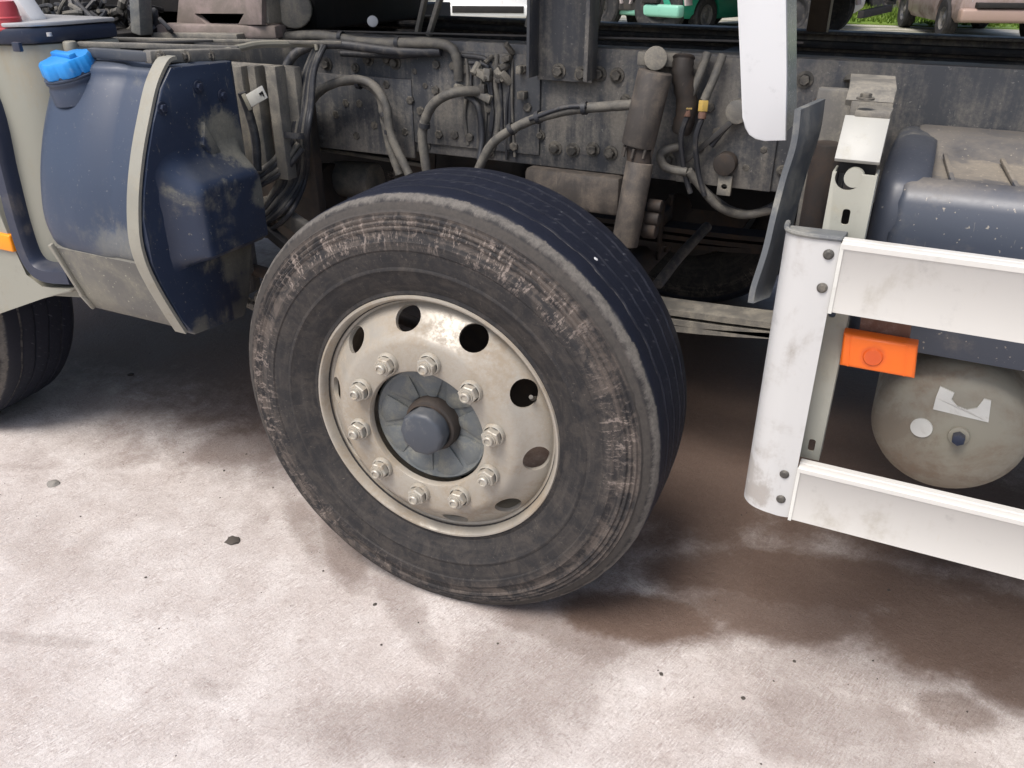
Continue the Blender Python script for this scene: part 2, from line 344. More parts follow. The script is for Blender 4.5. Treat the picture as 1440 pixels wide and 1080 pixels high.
def ground_mat():
    s = N('stained concrete with painted shade'); P = s.pos.outputs['Position']
    sp = s.n('SeparateXYZ'); s.l(P, sp.inputs[0]); y = sp.outputs[1]
    big = s.noise(P, 1.1, 6, .6, .3); mid = s.noise(P, 5.5, 8, .68, .3); fine = s.noise(P, 70, 5, .7); grit = s.noise(P, 260, 3, .6)
    mp = s.n('Mapping'); s.l(P, mp.inputs[0]); mp.vector_type = 'TEXTURE'; mp.inputs['Rotation'].default_value = (0, 0, R(76)); mp.inputs['Scale'].default_value = (.06, .0095, 1)
    brush = s.noise(mp.outputs[0], 1., 5, .65, .5)
    c = s.mix(s.step(mid, .3, .7), (.455, .402, .375), (.60, .56, .535))
    c = s.mix(s.step(brush, .46, .68, 0., .35), c, (.40, .345, .325))
    brush2 = s.noise(s.vmath('MULTIPLY', mp.outputs[0], (2.4, 3.1, 1.)), 1., 4, .7)
    c = s.mix(s.step(brush2, .55, .72, 0., .5), c, (.36, .315, .30)); c = s.mix(s.step(brush2, .45, .28, 0., .45), c, (.70, .67, .655))
    c = s.mix(s.step(s.math('MULTIPLY_ADD', fine, .4, mid), .72, .95, 0., .35), c, (.70, .65, .62))
    c = s.mix(s.step(grit, .60, .68, 0., .55), c, (.27, .22, .20)); c = s.mix(s.step(s.noise(P, 95, 2, .5), .735, .76, 0., .7), c, (.16, .125, .11))
    c = s.mix(s.step(s.noise(P, 2.3, 7, .72, .5), .48, .68, 0., .26), c, (.40, .325, .285)); c = s.mix(s.step(s.noise(P, 33, 6, .75, 1.), .54, .64, 0., .5), c, (.36, .30, .275))
    g1 = s.n('Mapping', vector_type='TEXTURE'); s.l(P, g1.inputs[0]); g1.inputs['Rotation'].default_value = (0, 0, R(72)); g1.inputs['Scale'].default_value = (.022, .0034, 1)
    sc_a = s.noise(g1.outputs[0], 1., 4, .65, .3); gate = s.step(s.noise(P, 9, 6, .7), .40, .58)
    c = s.mix(s.math('MULTIPLY', gate, s.step(sc_a, .54, .62, 0., .55)), c, (.30, .245, .225)); c = s.mix(s.math('MULTIPLY', gate, s.step(sc_a, .44, .36, 0., .6)), c, (.74, .71, .69))
    sc_b = s.noise(P, 170, 4, .8); c = s.mix(s.step(sc_b, .54, .64, 0., .45), c, (.29, .24, .22)); c = s.mix(s.step(sc_b, .44, .36, 0., .5), c, (.76, .73, .71))
    pit = s.n('TexVoronoi'); s.l(s.vmath('ADD', P, s.vmath('MULTIPLY', P, (.3, .1, 0.))), pit.inputs['Vector']); pit.inputs['Scale'].default_value = 34
    c = s.mix(s.math('MULTIPLY', s.step(pit.outputs['Distance'], .14, .07), s.step(s.noise(P, 6, 4), .5, .62, 0., .6)), c, (.24, .19, .17))
    stain_shade = None  # mask of the stains and of the shade painted under the truck
    for (px, py, rx, ry, k, ang) in STAINS_SHADE:
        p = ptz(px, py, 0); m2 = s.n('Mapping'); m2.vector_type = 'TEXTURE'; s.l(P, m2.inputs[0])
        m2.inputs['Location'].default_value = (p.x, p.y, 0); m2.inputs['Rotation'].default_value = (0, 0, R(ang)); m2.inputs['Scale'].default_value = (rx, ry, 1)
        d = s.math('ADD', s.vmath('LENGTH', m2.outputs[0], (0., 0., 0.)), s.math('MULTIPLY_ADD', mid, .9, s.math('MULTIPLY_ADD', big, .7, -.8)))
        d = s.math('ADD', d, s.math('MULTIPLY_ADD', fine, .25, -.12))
        f = s.step(d, .55, 1.25, k, 0.); stain_shade = f if stain_shade is None else s.math('MAXIMUM', stain_shade, f)
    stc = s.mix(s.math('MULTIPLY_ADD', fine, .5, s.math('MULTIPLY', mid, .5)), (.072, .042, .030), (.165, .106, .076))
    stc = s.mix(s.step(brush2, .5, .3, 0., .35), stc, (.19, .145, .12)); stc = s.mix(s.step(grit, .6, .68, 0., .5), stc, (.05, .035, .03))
    c = s.mix(stain_shade, c, stc)
    far = s.step(s.math('ADD', y, s.math('MULTIPLY', mid, 3.)), 9., 13.)
    mf = s.n('Mapping'); s.l(P, mf.inputs[0]); mf.inputs['Scale'].default_value = (.35, 2.2, 1)
    fc = s.mix(s.step(s.noise(mf.outputs[0], 1., 7, .7), .4, .62), (.20, .20, .14), (.48, .46, .40))
    c = s.mix(far, c, fc)
    h = s.math('ADD', s.math('MULTIPLY', mid, .8), s.math('ADD', s.math('MULTIPLY', fine, .5), s.math('MULTIPLY', brush, .35)))
    h = s.math('ADD', h, s.math('MULTIPLY', s.noise(P, 28, 6, .7, .6), .9)); h = s.math('ADD', h, s.math('MULTIPLY', s.math('ADD', sc_a, sc_b), .35)); s.bump(h, .65, .006)
    rr = s.math('ADD', s.step(stain_shade, 0, 1, .85, .62), s.math('MULTIPLY_ADD', mid, .3, -.15))
    return s.out(c, rr)
STAINS_SHADE = [(340, 630, .21, .14, .62, 20), (120, 560, .45, .09, .4, 12), (600, 1025, .28, .11, .42, 25), (740, 955, .2, .26, .36, -20), (790, 880, .2, .1, .6, 0), (480, 770, .2, .06, .6, -35), (560, 840, .3, .05, .35, -35), (900, 868, .26, .10, .95, 20), (1100, 860, .3, .12, .9, 20), (1250, 950, .35, .10, .35, 20), (60, 760, .3, .1, .12, 0),  # brown yard stains, plus broad dark patches painting the shade under the truck
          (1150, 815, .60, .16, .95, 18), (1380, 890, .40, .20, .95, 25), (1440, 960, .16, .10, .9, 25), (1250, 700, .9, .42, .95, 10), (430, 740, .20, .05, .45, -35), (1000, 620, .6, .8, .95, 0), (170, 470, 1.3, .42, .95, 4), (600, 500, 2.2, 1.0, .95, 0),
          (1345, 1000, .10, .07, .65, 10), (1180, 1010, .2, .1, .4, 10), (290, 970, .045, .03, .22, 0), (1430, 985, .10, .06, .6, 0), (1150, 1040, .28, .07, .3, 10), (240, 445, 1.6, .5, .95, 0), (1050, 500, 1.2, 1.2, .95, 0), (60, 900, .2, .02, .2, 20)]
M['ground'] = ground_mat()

# ------------------------------------------------------------------ ground
bm = B()
bmesh.ops.create_grid(bm, x_segments=40, y_segments=40, size=200)
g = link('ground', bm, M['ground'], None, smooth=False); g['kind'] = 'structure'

# ================================================================== the truck
T = empty('truck', (0, .8, 0))
tag(T, 'white and blue lorry chassis filling the foreground, muddy steering wheel under its bare frame', 'truck')
GZ = 0.0

def wheel_empty(name, loc, rz): return empty(name, loc, rz, T)
# ---- tyre profile (r, y); y grows towards the middle of the truck
TP = [(.284, .022), (.296, .004), (.305, .0), (.312, .002), (.325, -.006), (.345, -.016), (.36, -.021), (.363, -.0235), (.367, -.0235), (.37, -.022), (.392, -.0255), (.405, -.026), (.408, -.0285), (.425, -.0285), (.428, -.026), (.445, -.0225),
      (.449, -.0245), (.452, -.0245), (.455, -.020), (.459, -.0215), (.462, -.0215), (.465, -.0165), (.469, -.018), (.472, -.018), (.475, -.0125), (.481, -.013), (.484, -.007), (.490, -.004), (.498, .000), (.504, .006), (.5095, .015), (.5125, .026), (.514, .045),
      (.5145, .0645), (.5145, .067), (.507, .069), (.507, .075), (.5145, .077), (.516, .112), (.516, .114), (.509, .116), (.509, .121), (.516, .123), (.5163, .162), (.5163, .165), (.509, .167), (.509, .172), (.5163, .174),
      (.5145, .212), (.5145, .214), (.507, .216), (.507, .222), (.5145, .224), (.513, .245), (.511, .262), (.500, .278), (.48, .288), (.42, .30), (.35, .295), (.30, .27), (.284, .25)]
def tyre_bm(seg=260):
    bm = B()
    def wob(j, k, a, r, y):
        if 33 <= j <= 37: y += .0022 * (1 if (k // 4) % 2 else -1) + .0012 * mnoise.noise(Vector((k * .9, 0, j // 9)))
        elif 38 <= j <= 52: y += .0016 * (1 if (k // 4) % 2 else -1)
        if 26 <= j <= 31:
            n = mnoise.noise(Vector((math.cos(a) * 18, math.sin(a) * 18, j * .3))); r += n * .0022; y += n * .0025
        # flat where the tyre carries the truck
        dz = -math.sin(a) * r
        if dz > .497: r = .497 / max(-math.sin(a), .5)
        low = max(0, (dz - .38) / .12); 
        if y < .1: y -= .006 * min(low, 1) * (1 if .33 < r < .47 else .3)
        return r, y
    add_lathe(bm, TP, seg, wob=wob)
    return bm
RP = [(.302, .001), (.300, -.003), (.296, -.003), (.291, .002), (.288, .014), (.284, .026), (.2785, .028), (.272, .018), (.25, .000), (.23, -.018), (.222, -.027), (.213, -.033), (.205, -.035), (.150, -.035), (.143, -.033), (.140, -.028),
      (.140, -.018), (.20, -.018), (.222, -.010), (.262, .022), (.276, .042), (.292, .05), (.292, .20), (.302, .225), (.312, .225), (.300, .20), (.300, .03), (.304, .006)]
def disc_cut(bm):
    for k in range(10):
        a = R(-7 + 36 * k); d = Vector((math.cos(a), 0, math.sin(a))); n = Vector((d.x * .58, -.82, d.z * .58))
        c = d * .2505 + Vector((0, .003, 0)); add_cyl(bm, c - n * .05, c + n * .05, .0312, 24)
def build_wheel(loc, rz, full=True):
    W = wheel_empty('wheel', loc, rz)
    def part(name, bm, mat, angle=38):
        bmesh.ops.recalc_face_normals(bm, faces=bm.faces[:])
        me = bpy.data.meshes.new(name); bm.to_mesh(me); bm.free(); me.materials.append(mat); me.shade_smooth(); me.set_sharp_from_angle(angle=R(angle))
        o = bpy.data.objects.new(name, me); col.objects.link(o); o.parent = W; return o
    ty = part('tyre', tyre_bm(260 if full else 120), M['tyre'], 30)
    bm = B(); add_lathe(bm, RP, 120, closed=True); rim = part('rim', bm, M['rimdust'], 32)
    cutter = B(); disc_cut(cutter); cm = bpy.data.meshes.new('c'); cutter.to_mesh(cm); cutter.free()
    c = bpy.data.objects.new('c', cm); col.objects.link(c); c.parent = W
    md = rim.modifiers.new('b', 'BOOLEAN'); md.object = c; md.solver = 'EXACT'
    bpy.context.view_layer.update()
    nm = bpy.data.meshes.new_from_object(rim.evaluated_get(bpy.context.evaluated_depsgraph_get())); rim.modifiers.clear(); rim.data = nm
    bpy.data.objects.remove(c); nm.shade_smooth(); nm.set_sharp_from_angle(angle=R(32))
    if not full: 
        bm = B(); add_lathe(bm, [(0, -.01), (.1, -.01), (.14, .02), (.14, .1)], 32); part('hub', bm, M['hub']); return W
    # hub with raised ribs between its petals
    bm = B()
    prof = [(.139, .055), (.139, -.004), (.134, -.008), (.127, -.006), (.10, .004), (.085, .008), (.064, .012), (.064, .05)]
    add_lathe(bm, prof, 72); hub = part('hub', bm, M['hub'])
    bm = B()
    for k in range(9):
        a0 = R(12 + 40 * k); w0 = R(17.5)
        vs = []
        for (rr, yy, ww) in ((.066, .004, .55), (.095, -.003, .85), (.118, -.009, .97), (.131, -.007, 1.)):
            vs.append([bm.verts.new((math.cos(a0 + w0 * ww * u) * rr, yy + .004 * u * u, math.sin(a0 + w0 * ww * u) * rr)) for u in (-1, -.5, 0, .5, 1)])
        base = [[bm.verts.new((v.co.x, .012, v.co.z)) for v in row] for row in vs]
        for A, Bq in zip(vs, vs[1:]):
            for q in range(4): bm.faces.new((A[q], A[q + 1], Bq[q + 1], Bq[q]))
        for q in range(4): bm.faces.new((vs[-1][q], vs[-1][q + 1], base[-1][q + 1], base[-1][q])); bm.faces.new((vs[0][q], vs[0][q + 1], base[0][q + 1], base[0][q]))
        for side in (0, 4):
            for A, Bq, C_, D_ in zip(vs, vs[1:], base, base[1:]): bm.faces.new((A[side], Bq[side], D_[side], C_[side]))
    part('hub_petals', bm, M['hub'], 25)
    bm = B(); add_lathe(bm, [(.064, .02), (.064, -.005), (.060, -.014), (.0545, -.016), (.054, -.022)], 48); part('hub_collar', bm, M['under'])
    bm = B(); add_lathe(bm, [(.053, -.005), (.053, -.048), (.050, -.054), (.044, -.057), (.0, -.058)], 10); 
    part('hub_cap', bm, M['hubcap'], 50)
    # nuts: washer collar, hexagon, stud end
    def nut_bm():
        b = B()
        Mx = Matrix.Identity(4)
        add_lathe(b, [(.0, .0), (.0255, .0), (.0255, -.004), (.0235, -.009), (.0215, -.010)], 24, M=Mx)
        add_lathe(b, [(.0215, -.009), (.0215, -.023), (.0195, -.0255), (.012, -.026)], 6, M=Mx)
        add_lathe(b, [(.0145, -.022), (.0145, -.029), (.012, -.0295)], 20, M=Mx)
        add_lathe(b, [(.0115, -.022), (.0115, -.036), (.0095, -.038), (.0075, -.038), (.0065, -.035), (.0, -.036)], 20, M=Mx)
        return b
    first = None
    for k in range(10):
        a = R(10.8 + 36 * k)
        if first is None:
            first = part('wheel_nut', nut_bm(), M['nut'], 30); o = first
        else:
            o = first.copy(); col.objects.link(o); o.parent = W
        o.location = (math.cos(a) * .1705, -.0355, math.sin(a) * .1705); o.rotation_euler = (0, random.uniform(0, 1), 0)
    bm = B(); add_tube(bm, [(.235, .03, .10), (.238, .0, .115), (.240, -.012, .125)], .0045, 8, 4); part('valve_stem', bm, M['bolt'])
    return W
WH = build_wheel((0, 0, .497), -R(0) + 0.0494, True)
WH['label'] = 'big worn tyre on a dusty silver ten hole wheel'
W2 = build_wheel((-2.02, -.02, .497), 0.0494, False)
# wheels of the far side
def far_wheel(x):
    o = W2.copy(); col.objects.link(o); o.location = (x, 2.5 - .8, .497); o.rotation_euler = (0, 0, PI)
    for ch in W2.children:
        c = ch.copy(); col.objects.link(c); c.parent = o
far_wheel(0.0); far_wheel(-2.0)

# ---- near and far chassis rails (channel section)
def rail(y0, sgn, name):
    bm = B(); t = .009; zt, zb = 1.217, .907; fw = .085
    prof = [(y0, zb), (y0, zt), (y0 + sgn * fw, zt), (y0 + sgn * fw, zt - t), (y0 + sgn * t, zt - t), (y0 + sgn * t, zb + t), (y0 + sgn * fw, zb + t), (y0 + sgn * fw, zb)]
    add_prism(bm, prof, yz, -4.2, 6.0, .0)
    bmesh.ops.bevel(bm, geom=[e for e in bm.edges if abs((e.verts[0].co - e.verts[1].co).x) > 5], offset=.004, segments=2, profile=.5, affect='EDGES')
    return link(name, bm, M['rail'], T)
NR = rail(.75, 1, 'chassis_rail'); FR = rail(1.62, -1, 'chassis_rail')
# bolts on the near web
def bolt_mesh(r=.011, h=.012):
    b = B(); add_lathe(b, [(0, 0), (r * 1.55, 0), (r * 1.55, -.003), (r, -.0035)], 16); add_lathe(b, [(r, -.003), (r, -h), (r * .85, -h * 1.1), (0, -h * 1.1)], 6)
    me = bpy.data.meshes.new('bolt'); bmesh.ops.recalc_face_normals(b, faces=b.faces[:]); b.to_mesh(me); b.free(); me.materials.append(M['bolt']); me.shade_smooth(); me.set_sharp_from_angle(angle=R(30)); return me
BM1 = bolt_mesh(.0125, .014); BM2 = bolt_mesh(.009, .009); BM2N = BM2.copy(); BM2N.materials.clear(); BM2N.materials.append(M['cabblue'])
def bolt(p, parent, me=BM1, rot=None, name='bolt'):
    o = bpy.data.objects.new(name, me); col.objects.link(o); o.parent = parent
    o.location = Vector(p) - wloc(parent); o.rotation_euler = rot or (0, random.uniform(0, 1), 0); return o
for px, py in [(781, 208), (806, 211), (834, 210), (859, 215), (620, 188), (642, 189), (663, 192), (490, 144), (509, 145), (518, 83), (546, 82), (547, 118), (556, 88), (616, 90), (640, 92), (656, 97), (737, 97), (868, 106), (843, 104),
               (615, 126), (594, 155), (573, 184), (460, 90), (476, 160), (700, 92), (1000, 150), (1010, 185), (1020, 235), (1090, 178), (960, 120), (985, 205), (1132, 112), (1140, 190), (1141, 225), (1150, 250), (690, 152), (725, 205), (744, 150),
               (530, 175), (505, 190), (455, 195), (580, 140), (965, 240), (940, 225)]:
    bolt(pt(px, py, .75) + Vector((0, -.0005, 0)), NR)
# fish plates riveted on the web
m = B(); add_box(m, pt(583, 200, .742), (pt(760, 78, .742).x, .7495, pt(760, 78, .742).z), .002); link('web_plate', m, M['rail'], T)
m = B(); a = pt(432, 205, .738); b = pt(578, 112, .738); add_box(m, (a.x, .737, a.z), (b.x, .7485, b.z), .003); link('web_plate', m, M['rail'], T)
m = B(); a = pt(950, 255, .744); b = pt(1110, 85, .744); add_box(m, (a.x, .741, a.z), (b.x, .7495, b.z), .003); link('web_plate', m, M['rail'], T)
# cross members and things between the rails
for x in (-2.6, -1.35, .3, 2.1, 3.4):
    m = B(); add_box(m, (x - .05, .762, .95), (x + .05, 1.608, 1.17), .01); link('cross_member', m, M['rail_dark'], T)
m = B(); add_cyl(m, (-1.3, 1.185, .92), (4.5, 1.185, .78), .055, 20); link('propeller_shaft', m, M['under'], T)
m = B(); add_box(m, (-2.7, .95, .75), (-1.45, 1.42, 1.2), .05); link('gearbox', m, M['under'], T)
# pipes running inside / along the frame
for i, (y, z) in enumerate(((.84, 1.19), (.86, 1.17), (1.52, 1.19), (1.5, 1.16))):
    tubeo('pipe', [(-3, y, z), (-1, y + .01, z), (1, y, z - .01), (4, y, z)], .012, M['hose_dark'], T, 8, 4)

# ---- front axle: beam, leaf springs, stub
m = B(); add_tube(m, [(0, .34, .50), (0, .45, .50), (0, .62, .43), (0, 1.2, .41), (0, 1.8, .43), (0, 1.95, .50), (0, 2.2, .5)], .055, 12, 6); link('axle_beam', m, M['under'], T)
m = B(); add_cyl(m, (0, .20, .497), (0, .34, .497), .19, 32, .17); link('brake_drum', m, M['under'], T)
for x in (0, -2.0): m = B(); add_cyl(m, (x, 2.16, .497), (x, 2.40, .497), .262, 32); link('brake_drum', m, M['under'], T)
for ys in (.80, 1.57):
    for k in range(3):
        m = B(); L = (.95, .92, .6)[k]; P = []
        zz = .545 - k * .028
        for i in range(13):
            u = -1 + i / 6; P.append((u * L, zz + .045 * u * u))
        prof = P + [(x, z - .017) for x, z in P[::-1]]
        add_prism(m, prof, xz, ys - .045, ys + .045); link('spring_leaf', m, M['dustmetal'] if ys < 1 else M['under'], T)
    for x in (-.95, .95):
        m = B(); add_prism(m, [(x - .05, .55), (x + .05, .55), (x + .08, .95), (x - .08, .95)], xz, ys - .05, ys - .035, .003); add_cyl(m, (x, ys - .06, .58), (x, ys + .06, .58), .035, 20); link('spring_hanger', m, M['under'], T)
    m = B(); add_box(m, (-.07, ys - .06, .45), (.07, ys + .06, .49), .006); add_box(m, (-.07, ys - .06, .545), (.07, ys + .06, .60), .006)
    for dx in (-.06, .06):
        for dy in (-.052, .052): add_cyl(m, (dx, ys + dy, .42), (dx, ys + dy, .64), .009, 10)
    link('spring_clamp', m, M['under'], T)
m = B(); add_box(m, (-.12, .72, .80), (.16, .90, .905), .015); link('bump_stop', m, M['shock'], T)
# steering rods, stabiliser, far-side tank and box added to block view and light below
tubeo('stabiliser_bar', [pt(925, 400, 1.05), pt(958, 358, 1.2), pt(995, 318, 1.35)], .017, M['rail'], T, 10, 4)
tubeo('steering_rod', [(-1.95, .42, .62), (-.9, .40, .60), (-.12, .36, .53)], .018, M['under'], T, 10, 4)
m = B(); add_box(m, (.62, 1.72, .42), (2.1, 2.35, 1.0), .06, 3); link('far_tank_light_blocker', m, M['rail_dark'], T)
m = B(); add_box(m, (-1.25, 1.72, .5), (-.6, 2.3, 1.05), .05, 3); link('far_box_light_blocker', m, M['rail_dark'], T)
for x in (0, -2.0):
    m = B(); P = [(x + math.cos(R(a)) * .62, .5 + math.sin(R(a)) * .62) for a in range(-5, 186, 12)] + [(x + math.cos(R(a)) * .60, .5 + math.sin(R(a)) * .60) for a in range(185, -6, -12)]
    add_prism(m, P, xz, 1.98, 2.48, .0); link('mudguard', m, M['black'], T)
    m = B(); add_prism(m, [(x + math.cos(R(a)) * .6, .5 + math.sin(R(a)) * .6) for a in range(0, 181, 12)] , xz, 1.97, 1.982, .0); link('arch_light_blocker', m, M['black'], T)  # flat plate added inside the far arch to stop light coming through
boxo('far_light_blocker', (-1.45, 2.40, .35), (-.62, 2.44, 1.0), M['black'], T); boxo('far_light_blocker', (.62, 2.40, .35), (6.0, 2.44, 1.0), M['black'], T)  # far-side panels added to keep light from under the truck
boxo('inner_light_blocker', (-.65, 2.0, .95), (.65, 2.04, 1.08), M['black'], T)  # panel added between the far arches, shutting out light
cylo('air_reservoir', (.62, 1.15, .78), (1.2, 1.15, .78), .12, M['black'], T, 28, bev=.03)
# unseen cargo deck and cross bearers, added above the frame to shade it
m = B(); add_box(m, (-.95, .48, 1.585), (6.0, 2.10, 1.66), .006); link('unseen_deck_floor', m, M['deck'], T)
for y in (.80, 1.57):
    boxo('unseen_deck_bearer', (-.95, y - .045, 1.42), (6.0, y + .045, 1.583), M['black'], T)

# ---- body bracket bolted to the rail
m = B()
a = pt(755, 112, .72); b = pt(832, 117, .72); zt = 1.42
x0, x1 = a.x, b.x; zb = a.z
add_box(m, (x0, .722, zb), (x1, .732, zt), .002)
add_box(m, (x0 - .006, .665, zb + .01), (x0 + .003, .731, zt), .002); add_box(m, (x1 - .003, .665, zb + .01), (x1 + .008, .731, zt), .002)
BRK = link('body_bracket', m, M['rail'], T)
bolt(pt(786, 100, .722), BRK); bolt(pt(818, 104, .722), BRK)

# ---- shock absorber leaning on the rail
S1 = pt(925, 78, .66); S2 = pt(888, 212, .63); S3 = pt(882, 340, .60)
m = B(); add_cyl(m, pt(922, 100, .645), pt(897, 205, .635), .041, 28, bev=.004); link('shock_cover', m, M['shock'], T)
d = (S3 - S2).normalized()
m = B(); add_cyl(m, pt(900, 228, .63), pt(878, 345, .60), .034, 28, bev=.004); link('shock_body', m, M['shock'], T)
m = B(); add_cyl(m, pt(898, 203, .635), pt(899, 232, .63), .030, 20); link('shock_rod', m, M['under'], T)
m = B(); add_cyl(m, pt(922, 82, .64), pt(922, 82, .75), .027, 24, bev=.003); add_box(m, pt(895, 92, .69), pt(960, 72, .745), .004); link('shock_mount', m, M['dustmetal'], T)
for k in range(8):
    a_ = k * PI / 4; c = pt(898, 206, .635) + Vector((math.cos(a_) * .036, math.sin(a_) * .036, 0)); 
    m = B(); add_cyl(m, c, c + Vector((-.004, 0, -.022)), .004, 6); link('cover_tooth', m, M['shock'], T)
for k, (px, py) in enumerate(((912, 288), (909, 306), (905, 322))):
    m = B(); c = pt(px, py, .66); add_cyl(m, c, c + Vector((.035, 0, 0)), .016 + .003 * k, 16, bev=.003); link('bump_rubber', m, M['under'], T)
# drooping dark rubber boot next to the shock
m = B(); add_tube(m, [pt(962, 78, .70), pt(960, 105, .69), pt(966, 150, .70), pt(958, 185, .71)], .024, 12, 6, .1); link('rubber_boot', m, M['under'], T)

# ---- hoses
H = M['hose']; HD = M['hose_dark']
def hz(pts, y, r, mat=H, **k): return tubeo('hose', [pt(a[0], a[1], a[2] if len(a) > 2 else y) for a in pts], r, mat, T, **k)
hz([(420, 200), (428, 160), (450, 128), (490, 112), (522, 118), (543, 148), (550, 190), (575, 245)], .66, .0125)
hz([(424, 185), (440, 140), (468, 118), (505, 115), (532, 132), (540, 165), (548, 205), (562, 245)], .68, .0125)
hz([(678, 128, .735), (640, 130), (612, 144), (598, 168), (594, 195), (600, 240)], .68, .0135)
hz([(893, 147, .64), (850, 150), (800, 155), (750, 168), (715, 185), (690, 205), (672, 240)], .66, .0125)
hz([(745, 168), (790, 152), (825, 149)], .65, .006, HD)
hz([(395, 52, .70), (450, 50, .70), (520, 60, .70), (600, 60, .71), (632, 66, .72), (643, 85, .725), (645, 112, .735)], .7, .0135)
hz([(400, 120, .56), (405, 90, .58), (425, 70, .60), (470, 62, .64), (560, 72, .70), (620, 72, .72)], .6, .013, HD)
hz([(480, 75, .70), (560, 78, .72), (600, 74, .73)], .7, .009, HD)
hz([(655, 135, .72), (672, 150, .72), (678, 190, .72), (674, 225, .70)], .7, .008, HD)
hz([(968, 240, .70), (985, 262, .72), (1010, 290, .74), (1045, 302, .78), (1085, 295, .8)], .7, .011, H)
hz([(985, 262, .74), (1005, 280, .76), (1030, 296, .78), (1060, 300, .8), (1090, 288, .8)], .7, .010, HD)
hz([(1000, 205, .72), (1020, 180, .72), (1045, 155, .73)], .7, .007, HD)
hz([(700, 90, .74), (704, 130, .74), (706, 190, .74)], .7, .006, HD)
hz([(716, 90, .74), (718, 140, .74), (716, 210, .74)], .7, .006, HD)
hz([(688, 100, .74), (692, 140, .74), (690, 185, .74)], .7, .006, HD)
hz([(650, 78, .74), (680, 82, .74), (694, 96, .74), (700, 115, .74)], .7, .007, HD)
hz([(660, 88, .74), (684, 92, .74), (688, 108, .74)], .7, .006, HD)
for (a, b) in (((668, 128), (692, 140)), ((700, 96), (712, 112)), ((672, 100), (686, 108))):
    m = B(); p = pt(*a, .735); q = pt(*b, .735); bar(m, (p.x, .735, p.z), (q.x, .735, q.z), .03, .02, .003); link('valve_fitting', m, M['dustmetal'], T)
def band(px, py, Y, ax, r_=.015):
    c = pt(px, py, Y); m = B(); add_lathe(m, [(r_ * .9, -.006), (r_ * 1.08, -.006), (r_ * 1.08, .006), (r_ * .9, .006)], 18, closed=True, M=Matrix.Translation(c) @ Vector(ax).to_track_quat('Y', 'Z').to_matrix().to_4x4()); link('hose_clip', m, M['hose_dark'], T)
for (px, py, Y, ax) in ((505, 117, .67, (1, 0, -.1)), (548, 185, .665, (.1, 0, -1)), (541, 160, .67, (.4, 0, -1)), (720, 181, .66, (1, 0, .7)), (757, 165, .66, (1, 0, .4)), (822, 152, .655, (1, 0, .1)), (597, 176, .68, (.2, 0, 1)), (560, 60, .705, (1, 0, 0)), (480, 52, .70, (1, 0, 0))): band(px, py, Y, ax)
rb = random.Random(11)
for k in range(16):      # small unions and blocks clustered on the web
    px = rb.uniform(645, 735); py = rb.uniform(75, 135); p = pt(px, py, .738)
    m = B()
    if k % 2: add_cyl(m, p, p + Vector((rb.uniform(-.02, .02), -.02, rb.uniform(-.03, .03))), rb.uniform(.006, .011), 8, bev=.001)
    else: add_box(m, p - Vector((.008, .02, .007)), p + Vector((rb.uniform(.006, .016), .011, rb.uniform(.005, .016))), .002)
    link('valve_fitting', m, M['bolt'] if k % 3 else M['dustmetal'], T)
for k in range(7):
    px = 655 + 11 * k; hz([(px, 80 + rb.uniform(-5, 8), .742), (px + rb.uniform(-4, 6), 120, .735), (px + rb.uniform(-3, 8), 160, .738), (px + rb.uniform(-5, 8), 200 + rb.uniform(0, 28), .742)], .74, rb.choice((.004, .005, .007)), HD if k % 2 else H)
for px, py in [(770, 98), (800, 100), (880, 140), (885, 190), (600, 120), (500, 95), (585, 100), (1060, 120), (1080, 140), (1075, 210), (1050, 235), (1160, 130), (1100, 240), (905, 235), (470, 190), (545, 205), (600, 205), (690, 215), (760, 190)]:
    bolt(pt(px, py, .75) + Vector((0, -.0005, 0)), NR, BM2)
# bundle of lines dropping behind the tank cover
for k in range(9):
    o = (k - 4) * 3.2; j = random.uniform(-3, 3)
    hz([(452 + o * .4, 62 + j, .62), (436 + o * .5, 100, .58), (428 + o * .8, 150 + j, .55), (420 + o, 190, .53), (412 + o * 1.4, 250, .52 + .01 * k), (385 + o * 1.6, 300 + j * 2, .50), (350 + o, 330 + j * 3, .5)], .55, .0075, HD if k % 3 else H)
for k in range(4):
    hz([(408 + 6 * k, 185 + 8 * k, .53), (390 + 3 * k, 220 + 7 * k, .5), (366, 240 + 7 * k, .47), (348, 246 + 9 * k, .42)], .5, .008, HD if k % 2 else H)
hz([(405, 125, .56), (404, 160, .55), (404, 190, .54)], .55, .008, H)
hz([(340, 130, .44), (352, 165, .45), (360, 200, .45), (362, 240, .44)], .45, .012, HD)
m = B(); c = pt(404, 122, .56); add_cyl(m, c, c + Vector((0, 0, .03)), .012, 14); link('cable_clip', m, M['silver'], T)
m = B(); c = pt(415, 190, .53); add_lathe(m, [(.034, -.008), (.038, -.008), (.038, .008), (.034, .008)], 20, closed=True, M=Matrix.Translation(c) @ Matrix.Rotation(R(80), 4, 'X')); link('cable_tie', m, M['hose_dark'], T)
m = B(); c = pt(445, 66, .60); add_cyl(m, c - Vector((0, 0, .008)), c + Vector((0, 0, .012)), .006, 10); link('cable_clip', m, M['strap'], T)
